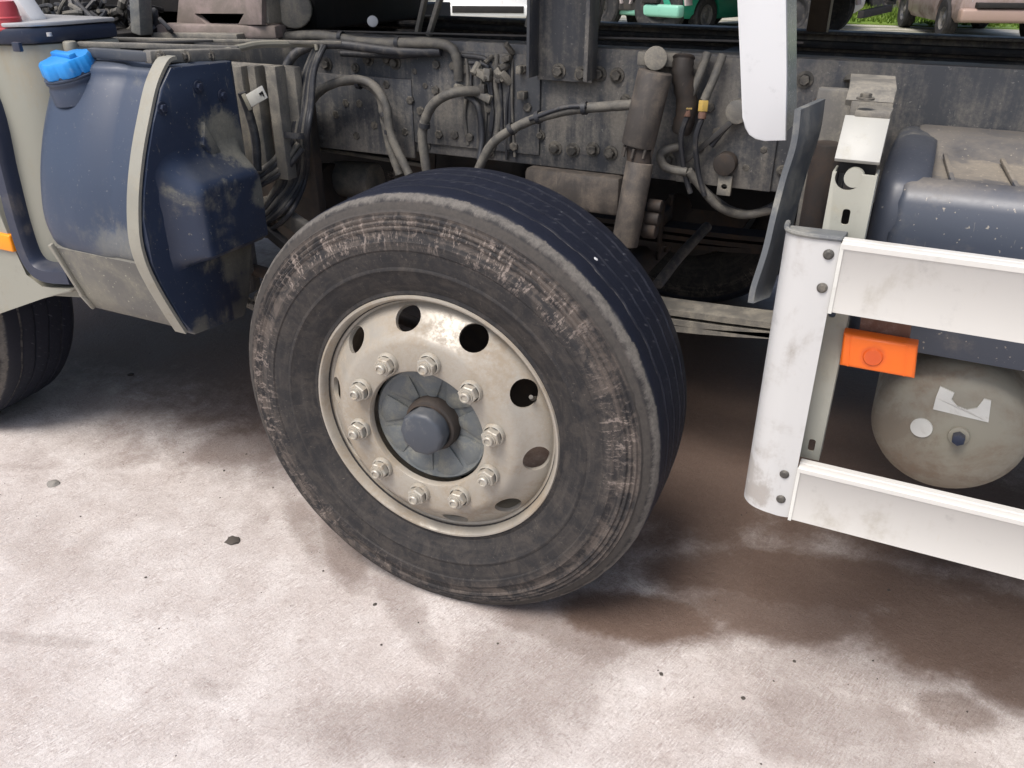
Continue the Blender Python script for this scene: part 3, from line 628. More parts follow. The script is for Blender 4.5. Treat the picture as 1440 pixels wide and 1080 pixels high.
# orange and yellow unions hanging from the frame
for (px, py) in ((969, 152), (990, 155)):
    t_ = pt(px + 14, py - 45, .70); u = pt(px, py - 14, .69); v = pt(px - 3, py + 12, .685)
    m = B(); add_tube(m, [t_ + Vector((.01, .02, .05)), t_, u], .010, 10, 5); link('air_line', m, M['hose'], T)
    m = B(); add_cyl(m, u, u.lerp(v, .6), .0125, 6, bev=.001); L_ = link('line_union', m, M['yellow'], T)
    m = B(); add_cyl(m, u.lerp(v, .6), v, .010, 10, bev=.001); link('union_end', m, M['rust'], L_)
    m = B(); add_tube(m, [v, v + Vector((-.01, .0, -.05)), v + Vector((.0, .02, -.13)), v + Vector((.02, .03, -.19))], .007, 8, 5); link('air_line', m, HD, T)
m = B(); bar(m, pt(1028, 172, .71), pt(962, 228, .715), .008, .013, .002); link('lever', m, M['rail_dark'], T)
m = B(); c = pt(1036, 158, .71); add_cyl(m, c, c + Vector((0, .03, 0)), .028, 20, bev=.003); link('valve_body', m, M['dustmetal'], T)
m = B(); c = pt(1018, 232, .71); add_cyl(m, c, c + Vector((0, .035, 0)), .028, 20, bev=.004); link('valve_body', m, M['under'], T)
a = pt(1007, 274, .72); b = pt(1030, 248, .72)
m = B(); add_box(m, (a.x, .72, a.z), (b.x, .73, b.z), .002); LG = link('lug_plate', m, M['dustmetal'], T)
boolean_cut(LG, [lambda q: add_cyl(q, (0, -.05, -.003), (0, .05, -.003), .0075, 16)])
m = B(); c = pt(930, 240, .70); add_tube(m, [pt(958, 205, .72), pt(930, 215, .70), pt(936, 235, .70), pt(966, 242, .70)], .011, 10, 6); link('air_line', m, H, T)

# brake chamber and link seen in front of the wheel
m = B(); c = pt(505, 255, .95); add_cyl(m, c + Vector((-.10, 0, 0)), c + Vector((.07, 0, .01)), .06, 28, bev=.01); link('brake_chamber', m, M['dustmetal'], T)
m = B(); c = pt(455, 265, .9); add_cyl(m, c + Vector((-.06, 0, 0)), c + Vector((.05, 0, .01)), .08, 28, bev=.01); link('brake_chamber', m, M['under'], T)
m = B(); bar(m, pt(430, 205, .88), pt(600, 232, .95), .03, .012, .002); link('support_strip', m, M['dustmetal'], T)
m = B(); add_box(m, pt(360, 330, .62), pt(420, 290, .78), .01); link('mount_block', m, M['under'], T)
m = B(); bar(m, pt(372, 285, .55), pt(440, 330, .52), .03, .05, .006); link('bracket_arm', m, M['dustmetal'], T)
m = B(); bar(m, pt(360, 310, .5), pt(420, 360, .48), .03, .03, .006); link('bracket_arm', m, M['rail_dark'], T)
m = B(); a = pt(346, 345, .40); add_box(m, (a.x - .15, .30, a.z - .14), (a.x + .02, .42, a.z + .05), .01); link('mount_block', m, M['rail'], T)
for k in range(4): bolt(pt(350 + 8 * k, 425 + (k % 2) * 7 - 3 * k, .36), T, BM1, name='bolt')

# ---- vertical frame plates right behind the tank cover
for (x_, w_) in ((330, 10), (350, 9), (375, 12)):
    m = B(); a = pt(x_, 92, .50); add_box(m, (a.x, .49, .85), (a.x + w_ * .003, .53, a.z), .003); link('tank_bracket', m, M['dustmetal'], T)
m = B(); a = pt(322, 165, .52); b = pt(410, 95, .52); add_box(m, (a.x, .53, a.z), (b.x, .56, b.z), .006); link('bracket_plate', m, M['dustmetal'], T)
m = B(); a = pt(300, 330, .62); b = pt(420, 140, .62); add_box(m, (a.x, .66, a.z), (b.x, .70, b.z), .01); link('inner_shield', m, M['under'], T)

# ================= fluid tank, shield, strap, side cover
prof = [(.27, 1.205), (.05, 1.205), (.015, 1.175), (-.02, 1.12), (-.055, 1.05), (-.085, .97), (-.102, .90), (-.108, .85), (-.103, .805), (-.085, .775), (-.055, .762), (.27, .762)]
def loft(bm, prof, xs, cen):
    rings = []
    pv = catmull([Vector((0, u, v)) for u, v in prof], 4)
    for (x, s) in xs:
        rings.append([bm.verts.new((x, cen[0] + (p.y - cen[0]) * s, cen[1] + (p.z - cen[1]) * s)) for p in pv])
    n = len(pv)
    for A, Bq in zip(rings, rings[1:]):
        for k in range(n): bm.faces.new((A[k], A[(k + 1) % n], Bq[(k + 1) % n], Bq[k]))
    bm.faces.new(rings[0]); bm.faces.new(rings[-1][::-1])
TK = empty('fluid_tank', (-.85, .1, .76), 0, T)
m = B(); loft(m, prof, [(-1.035, .80), (-1.03, .86), (-1.018, .92), (-1.0, .965), (-.975, .99), (-.94, 1.0), (-.9, 1.0), (-.86, 1.003), (-.82, 1.005), (-.80, .995), (-.79, .985), (-.70, .985), (-.69, .97)], (.1, .98))
for v in m.verts:
    if v.co.x > -.86 and v.co.y < .1 and v.co.z > .80: v.co.y += .022 * min(1, (v.co.x + .86) / .05) * min(1, (v.co.z - .80) / .06)
link('tank_body', m, M['blue_tank'], TK, angle=60)
c = pt(103, 106, .02); ax = Vector((-.06, -.24, .97)).normalized()
def cone_at(bm, c, ax, prof, seg=40, wob=None):
    add_lathe(bm, prof, seg, M=Matrix.Translation(c) @ ax.to_track_quat('Y', 'Z').to_matrix().to_4x4(), wob=wob)
m = B(); cone_at(m, c, ax, [(.066, -.05), (.064, -.02), (.060, -.012), (.060, -.008), (.063, -.004), (.063, .000), (.0605, .001), (.0605, .003), (.063, .004), (.063, .006), (.057, .007), (.057, .012)]); link('filler_neck', m, M['blue_tank'], TK)
def capw(j, k, a, r, y): return (r * (1 + .045 * math.cos(7 * a) + (.012 if k % 3 else -.012)) if 1 <= j <= 4 else r), y
m = B(); cone_at(m, c, ax, [(.052, .006), (.058, .008), (.060, .014), (.058, .036), (.054, .042), (.030, .045), (0, .045)], 84, capw); CAP = link('filler_cap', m, M['cyan'], TK)
m = B(); q = c + ax * .047; s_ = ax.cross(Vector((0, 0, 1))).normalized(); add_quadbox(m, q - s_ * .047, q + s_ * .047, ax * .006, ax.cross(s_) * .009, .003); link('cap_grip', m, M['cyan'], CAP)
# dots cast on the tank face
for (px, py) in ((120, 278), (142, 280), (134, 292), (127, 327)):
    p = ptx(px, py, -.90); m = B(); add_cyl(m, p + Vector((0, .01, 0)), p + Vector((0, -.004, 0)), .005 if py != 292 else .009, 12); link('tank_rivet', m, M['sticker'], TK)
sp_ = [(-.078, .80), (-.100, .79), (-.085, .73), (-.062, .655), (-.045, .618), (-.03, .605), (.17, .585), (.26, .66), (.26, .80)]
m = B(); add_prism(m, sp_, yz, -1.0, -.71, .006); 
link('tank_shield', m, M['shield'], TK)
m = B(); bar(m, (-.998, -.108, .80), (-.985, -.066, .655), .012, .012, .003); link('shield_edge', m, M['strap'], TK)
m = B(); bar(m, (-.99, -.068, .66), (-.985, -.045, .612), .012, .012, .003); link('shield_edge', m, M['strap'], TK)
# strap
ctr = [(.075, 1.222), (.05, 1.215), (.010, 1.172), (-.026, 1.11), (-.062, 1.04), (-.092, .965), (-.110, .90), (-.117, .85), (-.113, .80), (-.098, .745), (-.078, .69), (-.058, .64), (-.042, .603)]
cs = catmull([Vector((0, a, b)) for a, b in ctr], 5)
m = B(); out = []
for i, p in enumerate(cs):
    t = (cs[min(i + 1, len(cs) - 1)] - cs[max(i - 1, 0)]).normalized(); n = Vector((0, t.z, -t.y)); n = n if n.y < 0 else -n
    out.append((p + n * .004, p - n * .004))
for (A1, A2), (B1, B2) in zip(out, out[1:]):
    for q in ((A1, B1),): pass
rings = [[m.verts.new(Vector((x, q.y, q.z))) for x, q in ((-.703, a), (-.667, a), (-.667, b), (-.703, b))] for a, b in out]
for A, Bq in zip(rings, rings[1:]):
    for k in range(4): m.faces.new((A[k], A[(k + 1) % 4], Bq[(k + 1) % 4], Bq[k]))
m.faces.new(rings[0]); m.faces.new(rings[-1][::-1])
link('tank_strap', m, M['strap'], TK)
# side cover: navy plate with a moulded bulge
full = [(.235, 1.20), (.05, 1.205), (.012, 1.165), (-.024, 1.10), (-.058, 1.03), (-.086, .96), (-.103, .90), (-.109, .85), (-.104, .80), (-.09, .745), (-.07, .69), (-.052, .64), (-.037, .604), (-.02, .590), (.150, .575), (.178, .62), (.225, .80), (.238, .95)]
CV = empty('side_cover', (-.66, .1, .58), 0, T)
m = B(); add_prism(m, [(a, b) for a, b in full], yz, -.69, -.662, .006); link('cover_plate', m, M['navy'], CV)
m = B()
gx, gy = 26, 26; grid = []
for i in range(gx):
    row = []
    for j in range(gy):
        u = i / (gx - 1); v = j / (gy - 1); yy = -.052 + u * .280; zz = .76 + v * .27
        su = min(1, u / .28) * min(1, (1 - u) / .10); sv = min(1, v / .12) * min(1, (1 - v) / .38)
        su = su * su * (3 - 2 * su); sv = sv * sv * (3 - 2 * sv)
        row.append(m.verts.new((-.6625 + .068 * min(1, 1.15 * su * sv) + .0015 * mnoise.noise(Vector((u * 9, v * 9, 0))), yy, zz)))
    grid.append(row)
for i in range(gx - 1):
    for j in range(gy - 1): m.faces.new((grid[i][j], grid[i + 1][j], grid[i + 1][j + 1], grid[i][j + 1]))
rim_ = [grid[i][0] for i in range(gx)] + [grid[-1][j] for j in range(1, gy)] + [grid[i][-1] for i in range(gx - 2, -1, -1)] + [grid[0][j] for j in range(gy - 2, 0, -1)]
bk = [m.verts.new((-.668, v.co.y, v.co.z)) for v in rim_]
for i in range(len(rim_)): m.faces.new((rim_[i], rim_[(i + 1) % len(rim_)], bk[(i + 1) % len(rim_)], bk[i]))
m.faces.new(bk)
link('cover_bulge', m, M['navy'], CV)
m = B(); add_prism(m, [(.11, 1.08), (.15, 1.0), (.13, .985), (.095, 1.03)], yz, -.668, -.650, .004); link('cover_rib', m, M['navy'], CV)
for (px, py) in ((227, 152), (312, 134), (278, 122)):
    p = ptx(px, py, -.661); o = bolt(p + Vector((.001, 0, 0)), CV, BM2N, (0, 0, PI / 2), name='cover_screw')
# top frame above the tank
def xb(name, p, q, w, h, mat, parent=T): m = B(); bar(m, p, q, w, h, min(w, h) * .2); return link(name, m, mat, parent)
xb('support_rod', pt(128, 74, .06), pt(212, 80, .06), .022, .022, M['hubcap'])
xb('top_frame_beam', pt(206, 80, .05), pt(335, 76, .30), .03, .028, M['dustmetal'])
xb('top_frame_beam', pt(110, 62, .12), pt(335, 68, .35), .02, .012, M['dustmetal'])
m = B(); add_tube(m, [pt(240, 80, .16), pt(300, 76, .28), pt(335, 68, .36), pt(370, 62, .45), pt(440, 62, .60)], .009, 8, 6); link('top_pipe', m, M['strap'], T)
xb('top_frame_beam', pt(120, 54, .25), pt(480, 60, .60), .016, .008, M['dustmetal'])
xb('top_frame_beam', pt(90, 64, .2), pt(300, 57, .42), .02, .006, M['rail_dark'])
m = B(); c = pt(100, 70, .10); add_cyl(m, c - Vector((0, 0, .02)), c + Vector((0, 0, .02)), .016, 16, bev=.005); link('rod_end', m, M['strap'], T)
for k in range(3): bolt(pt(228 + 34 * k, 80 - k, .07 + .07 * k), T, BM2, name='bolt')
# white number tag wired to the frame
a = pt(362, 135, .42); ux = (pt(378, 128, .42) - pt(344, 148, .42)).normalized(); vy = Vector((0, 1, 0)).cross(ux)
m = B(); add_quadbox(m, a - ux * .035, a + ux * .03, Vector((0, .002, 0)), vy * .017, .001); TG = link('tag', m, M['sticker'], T)
m = B(); add_quadbox(m, a + ux * .012 - Vector((0, .0035, 0)), a + ux * .026 - Vector((0, .0035, 0)), Vector((0, .0006, 0)), vy * .003); link('tag_mark', m, M['rubber_black'], TG)
m = B(); add_quadbox(m, a + ux * .022 - Vector((0, .0035, 0)) + vy * .003, a + ux * .026 - Vector((0, .0035, 0)) + vy * .003, Vector((0, .0006, 0)), vy * .007); link('tag_mark', m, M['rubber_black'], TG)
m = B(); add_quadbox(m, a - ux * .048, a - ux * .036, Vector((0, .004, 0)), vy * .022, .001); link('tag_holder', m, M['strap'], TG)

# ---- behind the cab: cables, plates, box section
for k in range(22):
    x0 = random.uniform(55, 200); y0 = random.uniform(-20, 20); pts = [pt(x0, y0, .6)]
    for i in range(4): x0 += random.uniform(-25, 40); pts.append(pt(x0, random.uniform(5, 52), random.uniform(.5, .75)))
    tubeo('cable', pts, random.choice((.006, .008, .011)), M['hose_dark'] if k % 3 else M['hose'], T, 7, 6)
xb('cab_support_post', pt(196, -30, .5) , pt(200, 48, .5), .05, .04, M['flap'])
boxo('cab_floor', (-3.6, .12, 1.0), (-1.30, 2.4, 1.22), M['black'], T)
boxo('cab_rear_wall', (-3.0, .75, 1.26), (-1.02, 2.3, 1.9), M['black'], T)
m = B(); a = pt(250, 30, .62); b = pt(368, -12, .62)
P = [pt(u, v, .62) for u, v in ((248, 35), (252, -14), (368, -14), (368, 35), (334, 35), (345, 18), (271, 18), (291, 34))]
add_prism(m, [(p.x, p.z) for p in P], xz, .62, .64, .002); link('mount_plate', m, M['pinkplate'], T)
xb('mount_beam', pt(230, 42, .58), pt(396, 44, .68), .08, .035, M['pinkplate'])
xb('mount_beam', pt(220, 50, .55), pt(340, 52, .60), .05, .02, M['dustmetal'])
m = B(); add_box(m, pt(372, 34, .64), pt(392, -20, .70), .006); link('mount_block', m, M['dustmetal'], T)
m = B(); add_cyl(m, pt(412, 12, .72), pt(412, 12, .85), .055, 20, bev=.01); link('air_spring', m, M['dustmetal'], T)
boxo('equipment_box', pt(425, 43, .85), pt(600, -30, 1.5), M['black'], T, .02)
m = B(); add_cyl(m, pt(524, 30, .845), pt(524, 30, .83), .016, 20, bev=.003); link('reflector', m, M['white'], T)
for (p, q) in (((603, 50, .80), (622, -12, .80)), ((587, 47, .9), (600, -12, .9)), ((742, 38, .86), (752, -12, .86)), ((836, 45, .80), (850, -12, .80))):
    xb('deck_strut', pt(*p), pt(*q), .022, .012, M['dustmetal'])
xb('flange_edge', pt(400, 42, .76), pt(1130, 60, .76), .005, .005, M['rail_dark'])

# ---- cab corner at the left edge
K = empty('cab', (-2.0, .6, .55), 0, T)
def yprism(name, pxs, Y0, Y1, mat, parent, bev=.01, at=None):
    m = B(); P = [pt(a, b, at if at is not None else Y0) for a, b in pxs]; add_prism(m, [(p.x, p.z) for p in P], xz, Y0, Y1, bev, 3); return link(name, m, mat, parent)
m = B()      # cream side panel, rounded towards its rear edge
zt, zb = 1.232, .655
def panel_x(z): return -1.02 - (1.23 - z) * .02
xsec = [(-2.6, -.03), (-1.5, -.03), (-1.28, -.028), (-1.18, -.018), (-1.11, .004), (-1.07, .04), (-1.05, .10), (-1.045, .25), (-1.30, .25), (-2.6, .25)]
add_prism(m, xsec, xy, .60, 1.235, .006); link('cab_panel', m, M['cream'], K)
m = B(); add_prism(m, [(x + (0 if x > -2 else 0), y - (.014 if y < .2 else 0)) for x, y in xsec], xy, 1.236, 1.272, .008); link('cab_trim_band', m, M['cabblue'], K)
m = B(); add_prism(m, [(x, y - .010 if y < .2 else y) for x, y in xsec], xy, 1.2735, 1.283, .003); link('sill_strip', m, M['silver'], K)
# wheel arch: blue lip, cream mudguard below
c1 = [pt(a, b, -.045) for a, b in ((-60, 60), (-22, 150), (2, 245), (22, 320), (40, 368), (62, 388), (100, 392))]
m = B(); 
cc = catmull([(p.x, 0, p.z) for p in c1], 5); rings = []
for i, p in enumerate(cc):
    t = (cc[min(i + 1, len(cc) - 1)] - cc[max(i - 1, 0)]).normalized(); n = Vector((t.z, 0, -t.x))
    rings.append([m.verts.new(Vector(((p + n * u).x, y, (p + n * u).z))) for u, y in ((-.028, -.042), (-.02, -.055), (.012, -.055), (.018, -.042), (.018, -.0), (-.028, -.0))])
for A, Bq in zip(rings, rings[1:]):
    for k in range(6): m.faces.new((A[k], A[(k + 1) % 6], Bq[(k + 1) % 6], Bq[k]))
m.faces.new(rings[0]); m.faces.new(rings[-1][::-1])
link('wheel_arch_lip', m, M['cabblue'], K)
yprism('mudguard', [(-120, 250), (-10, 280), (18, 345), (36, 388), (60, 406), (106, 404), (98, 412), (60, 420), (0, 441), (-120, 480)], -.048, .20, M['cream'], K, .006, at=-.048)
m = B(); a = pt(20, 355, -.055); b = pt(-40, 325, -.055); add_box(m, (b.x, -.058, a.z), (a.x, -.040, b.z + .01), .005, 3); link('side_lamp', m, M['orange2'], K)
m = B(); c = pt(24, 66, -.046); add_box(m, c - Vector((.012, .004, .01)), c + Vector((.012, .006, .01)), .002); link('trim_clip', m, M['cabblue'], K)
# white corner post of the cab and red ribbed cap
m = B(); p1 = pt(-12, -45, .10); p2 = pt(48, 43, .10); bar(m, p1, p2, .05, .085, .012); link('cab_corner_post', m, M['white'], K)
m = B(); c = pt(8, 42, .02); add_lathe(m, [(0, 0), (.042, 0), (.043, -.004), (.0405, -.006), (.039, -.026), (.041, -.027), (.038, -.030), (.036, -.05), (.032, -.062), (0, -.066)], 28, M=Matrix.Translation(c) @ Matrix.Rotation(R(-90), 4, 'X')); link('red_cap', m, M['redcap'], K)
m = B(); c = pt(70, 51, .03); add_cyl(m, c, c + Vector((0, 0, .008)), .006, 10); link('rivet', m, M['silver'], K)

# ---- white hanging post right of the middle
m = B()
L = [(1037, -90), (1037, 0), (1041, 90), (1044, 165), (1047, 180), (1053, 190), (1062, 196), (1075, 199), (1105, 198), (1106, 100), (1105, 0), (1104, -90)]
P = [pt(a, b, .10) for a, b in L]
add_prism(m, [(p.x, p.z) for p in P], xz, .10, .112, .003); link('hanging_post', m, M['white'], T)
a = pt(1105, 199, .112); b = pt(1105, -90, .112); e = .125
m = B()
vs = [m.verts.new(v) for v in ((b.x - .004, .1125, b.z), (a.x - .004, .1125, a.z + .012), (a.x - .004, .112 + e, a.z + .012), (b.x - .004, .112 + e, b.z), (b.x - .012, .1125, b.z), (a.x - .012, .1125, a.z + .012), (a.x - .012, .112 + e, a.z + .012), (b.x - .012, .112 + e, b.z))]
for f in ((0, 1, 2, 3), (7, 6, 5, 4), (0, 4, 5, 1), (1, 5, 6, 2), (2, 6, 7, 3), (3, 7, 4, 0)): m.faces.new([vs[i] for i in f])
link('post_side', m, M['whiteside'], T)
# dark brown stanchion on the far rail
a = pt(1131, 60, 1.50); b = pt(1159, 60, 1.50)
boxo('stanchion', (a.x, 1.50, 1.218), (b.x, 1.56, 1.42), M['brown'], T, .003)
m = B(); add_box(m, (b.x + .001, 1.495, 1.218), (b.x + .007, 1.50, 1.42)); link('stanchion_edge', m, M['strap'], T)

# ---- curved mud flap end
pts = [pt(1124, 152, .10), pt(1118, 200, .10), pt(1103, 250, .10), pt(1090, 300, .09), pt(1078, 350, .08), pt(1062, 400, .075), pt(1058, 422, .075)]
cc = catmull(pts, 6); m = B(); rings = []
for i, p in enumerate(cc):
    u = i / (len(cc) - 1); wy = .085 - .03 * u if u < .9 else .085 - .03 * u - (u - .9) * .35
    rings.append([m.verts.new(p + Vector(q)) for q in ((-.005, -.015, 0), (.005, -.015, 0), (.005 + .02, wy * 1.4, 0), (-.005 + .02, wy * 1.4, 0))])
for A, Bq in zip(rings, rings[1:]):
    for k in range(4): m.faces.new((A[k], A[(k + 1) % 4], Bq[(k + 1) % 4], Bq[k]))
m.faces.new(rings[0]); m.faces.new(rings[-1][::-1]); link('mud_flap', m, M['flap'], T)
m = B(); add_box(m, (.660, .34, .93), (.735, .36, 1.21), .006); link('guard_plate', m, M['dustmetal'], T)
m = B(); add_cyl(m, (.70, .30, .93), (.70, .30, 1.12), .028, 20, bev=.004); link('guard_bush', m, M['under'], T)

# ---- side guard hanger
HG = empty('guard_hanger', (.77, .1, .58), 0, T)
m = B()
x0, x1 = .735, .803
add_box(m, (x0, .075, .583), (x1, .079, 1.118), .001)          # face
add_box(m, (x0, .0795, .583), (x0 + .004, .125, 1.118), .001); add_box(m, (x1 - .004, .0795, .583), (x1, .125, 1.118), .001)
FC = link('hanger_channel', m, M['hanger'], HG)
def hole(cx, cz, r): return lambda q: add_cyl(q, Vector((cx, -.1, cz)) - Vector(((x0 + x1) / 2, 0, .8505)), Vector((cx, -.012, cz)) - Vector(((x0 + x1) / 2, 0, .8505)), r, 24)
def slot(cx, cz): return lambda q: add_box(q, Vector((cx - .006, -.1, cz - .012)) - Vector(((x0 + x1) / 2, 0, .8505)), Vector((cx + .006, -.012, cz + .014)) - Vector(((x0 + x1) / 2, 0, .8505)), .004)
boolean_cut(FC, [hole(pt(1193, 250, .075).x, pt(1193, 250, .075).z, .0205), slot(pt(1189, 306, .075).x, pt(1189, 306, .075).z), slot(pt(1188, 440, .075).x - .02, pt(1188, 440, .075).z), slot(pt(1150, 632, .075).x - .012, .612)])
m = B(); c = Vector((pt(1193, 250, .075).x + .0085, .0900, pt(1193, 250, .075).z)); add_cyl(m, c, c + Vector((0, -.0135, 0)), .0155, 24); link('hole_plug', m, M['hanger'], HG)
m = B(); p1 = pt(1206, 222, .078); p2 = pt(1212, 158, .10)      # sloped bright top
add_quadbox(m, (.768, .083, 1.135), (.768, .135, 1.195), (.034, 0, 0), (0, .003, -.003), .001); link('hanger_head', m, M['head'], HG)
m = B(); add_box(m, (.748, .130, 1.196), (.802, .19, 1.206), .002); link('hanger_tab', m, M['dustmetal'], HG)
bolt(pt(1217, 140, .14), HG, BM2, (-PI / 2, 0, 0), name='tab_bolt')
m = B(); add_box(m, (.742, .10, 1.112), (.797, .12, 1.13), .001); link('hanger_gap', m, M['black'], HG)
# arm from the rail, a bent plate open below
arm = [(.19, 1.213), (.22, 1.232), (.35, 1.236), (.60, 1.205), (.75, 1.18), (.75, 1.172), (.60, 1.195), (.35, 1.226), (.225, 1.222), (.195, 1.203)]
m = B(); add_prism(m, arm, yz, .725, .80, .002); 
for v in m.verts: v.co.x -= max(0, v.co.y - .25) * .12
link('hanger_arm', m, M['dustmetal'], HG)
m = B(); add_box(m, (.63, .55, 1.02), (.70, .75, 1.16), .008); link('arm_bracket', m, M['under'], HG)
m = B(); add_box(m, (.735, .19, 1.13), (.80, .20, 1.212), .002); link('arm_end', m, M['dustmetal'], HG)

# ---- side guard: end profile, two beams
SG = empty('side_guard', (1.6, .06, .48), 0, T)
arc = [(.772, .012), (.745, .0095), (.722, .0095), (.704, .013), (.691, .022), (.683, .038), (.680, .070)]
arc2 = catmull([Vector((a, b, 0)) for a, b in arc], 4)
inner = []
for i, p in enumerate(arc2):
    t = (arc2[min(i + 1, len(arc2) - 1)] - arc2[max(i - 1, 0)]).normalized(); n = Vector((t.y, -t.x, 0)); n = -n if n.y < 0 or n.x < -.9 else n
    if n.dot(Vector((.76, .08, 0)) - p) < 0: n = -n
    inner.append(p + n * .004)
m = B(); add_prism(m, [(p.x, p.y) for p in arc2] + [(p.x, p.y) for p in inner[::-1]], xy, .484, 1.026, .0008, 1)
for v in m.verts:
    if v.co.z < .6: v.co.y += (mnoise.noise(v.co * 40) * .002); v.co.z += max(0, .75 - v.co.x) * .13 * 1
GP = link('end_profile', m, M['gpost'], SG)
m = B(); add_prism(m, [(p.x, p.y) for p in inner] + [(.776, .074)], xy, 1.012, 1.024, .001, 1); link('end_cap', m, M['flap'], GP)
m = B(); add_tube(m, [Vector((p.x, p.y - .0, 1.028)) for p in arc2[::3]], .0045, 8, 2); link('cap_rim', m, M['flap'], GP)
for (px, py) in ((1165, 358), (1156, 405), (1103, 667), (1098, 702)):
    p = pt(px, py, .0095); m = B(); add_lathe(m, [(.0, -.004), (.005, -.004), (.0085, -.001), (.009, .003)], 16, M=Matrix.Translation(p)); link('rivet', m, M['bolt'], GP)
def beam(zb, zt, name='guard_beam'):
    m = B(); y0, y1 = .010, .042; lip = .006
    pr = [(y0, zb), (y0 - .0, zt - .012), (y0 - .003, zt - .010), (y0 - .003, zt - .002), (y0, zt), (y0 + .013, zt), (y0 + .014, zt - .003), (y0 + .018, zt - .003), (y0 + .019, zt), (y1, zt), (y1, zb)]
    add_prism(m, pr, yz, .7735, 3.4, .0012, 1); return link(name, m, M['guard'], SG)
BU = beam(.905, 1.024); BL = beam(.4835, .600)
for z0, z1 in ((.903, 1.022), (.482, .599)):
    m = B(); add_box(m, (.7725, .0075, z0), (.7785, .0095, z1)); link('beam_joint', m, M['sticker'], SG)
# more hangers along the guard
for x in (2.2, 3.3):
    boxo('hanger_post', (x, .045, .55), (x + .07, .10, 1.2), M['hanger'], SG)

# ---- orange marker lamp on its rusty plate
m = B(); P = [pt(a, b, .05) for a, b in ((1186, 469), (1291, 487), (1286, 533), (1180, 514))]
add_prism(m, [(p.x, p.z) for p in P], xz, .048, .085, .007, 3); ML = link('marker_lamp', m, M['orange'], T)
for (u, v) in (((1196, 473), (1192, 515)), ((1276, 487), (1271, 529))):
    m = B(); p = pt(*u, .0478); q = pt(*v, .0478); bar(m, (p.x, .0478, p.z), (q.x, .0478, q.z), .0018, .0018); link('lamp_seam', m, M['orange'], ML)
m = B(); c = LAMPC.copy(); c.y = .048; add_lathe(m, [(0, -.004), (.014, -.003), (.018, .002)], 24, M=Matrix.Translation(c)); link('lamp_boss', m, M['orange'], ML)
m = B(); P = [pt(a, b, .088) for a, b in ((1213, 425), (1285, 437), (1279, 478), (1208, 470))]
add_prism(m, [(p.x, p.z) for p in P], xz, .0865, .092, .001); link('lamp_plate', m, M['rust'], T)

# ---- blue grey moulded cover behind the guard
m = B()
pr = [(.15, .795), (.14, .85), (.145, 1.0), (.155, 1.06), (.175, 1.088), (.21, 1.094), (.235, 1.082), (.27, 1.07), (.52, 1.07), (.56, 1.085), (.60, 1.095), (.74, 1.095), (.74, .80)]
add_prism(m, pr, yz, .835, 3.2, .018, 4)
for v in m.verts:
    if v.co.x < 1: v.co.y += .02 * max(0, 1 - abs(v.co.z - .8) * 3)
link('battery_cover', m, M['bluegrey'], T, angle=50)
m = B()      # rounded shoulder at its front end
sh = [(.74, .80), (.17, .80), (.157, .9), (.155, 1.0), (.168, 1.065), (.21, 1.10), (.36, 1.112), (.50, 1.108), (.60, 1.10), (.74, 1.09)]
loft(m, sh, [(.802, .90), (.805, .95), (.812, .98), (.822, .995), (.832, 1.0), (.845, .998), (.860, .99), (.872, .972), (.882, .95)], (.45, .9)); link('cover_shoulder', m, M['shoulder'], T, angle=70)
for k in range(5):
    x = .92 + k * .10
    m = B(); add_quadbox(m, (x, .26, 1.074), (x - .02, .50, 1.079), (.004, 0, 0), (0, 0, .004), .002); link('cover_rib', m, M['bluegrey'], T)

# ---- cream pressure tank, its end to the camera
AC = Vector((1.012, .2, .640))
m = B(); add_lathe(m, [(0, -.028), (.04, -.0265), (.08, -.020), (.115, -.008), (.132, .008), (.1385, .03), (.1385, .55), (.12, .57), (0, .58)], 64, M=Matrix.Translation(AC)); AT = link('pressure_tank', m, M['airtank'], T)
c = pt(1348, 612, .172); m = B(); add_cyl(m, c + Vector((0, .006, 0)), c + Vector((0, -.006, 0)), .018, 24, bev=.002); pg = link('tank_boss', m, M['airtank'], AT)
m = B(); add_cyl(m, c + Vector((0, -.0055, 0)), c + Vector((0, -.022, 0)), .0115, 6, bev=.001); link('tank_plug', m, M['cabblue'], AT)
STK = True
def on_tank(px, py):
    p = pt(px, py, .175); r = math.hypot(p.x - AC.x, p.z - AC.z); 
    T_ = [(0, -.028), (.04, -.0265), (.08, -.020), (.115, -.008), (.132, .008), (.1385, .03)]
    for (r0, y0), (r1, y1) in zip(T_, T_[1:]):
        if r <= r1: return Vector((p.x, .2 + y0 + (y1 - y0) * (r - r0) / (r1 - r0), p.z))
    return Vector((p.x, .2, p.z))
c = on_tank(1296, 601); tn = on_tank(1299, 601) - c; tu = on_tank(1296, 598) - c; nn = tn.cross(tu).normalized(); nn = nn if nn.y < 0 else -nn
m = B(); add_cyl(m, c - nn * .003, c + nn * .003, .019, 24); link('round_sticker', m, M['sticker'], AT)
S = [(1322, 546), (1342, 554), (1338, 562), (1346, 571), (1360, 576), (1374, 574), (1384, 563), (1394, 566), (1390, 594), (1312, 575), (1316, 560)]
m = B(); f = [m.verts.new(on_tank(*p) + Vector((0, -.0035, 0))) for p in S]; b2 = [m.verts.new(on_tank(*p) + Vector((0, .002, 0))) for p in S]
m.faces.new(f); m.faces.new(b2[::-1])
for i in range(len(S)): m.faces.new((f[i], f[(i + 1) % len(S)], b2[(i + 1) % len(S)], b2[i]))
link('torn_sticker', m, M['sticker'], AT, smooth=False)
tubeo('hose', [(1.0, .42, .5), (.92, .45, .56), (.88, .48, .75), (.9, .5, .9)], .012, HD, T)

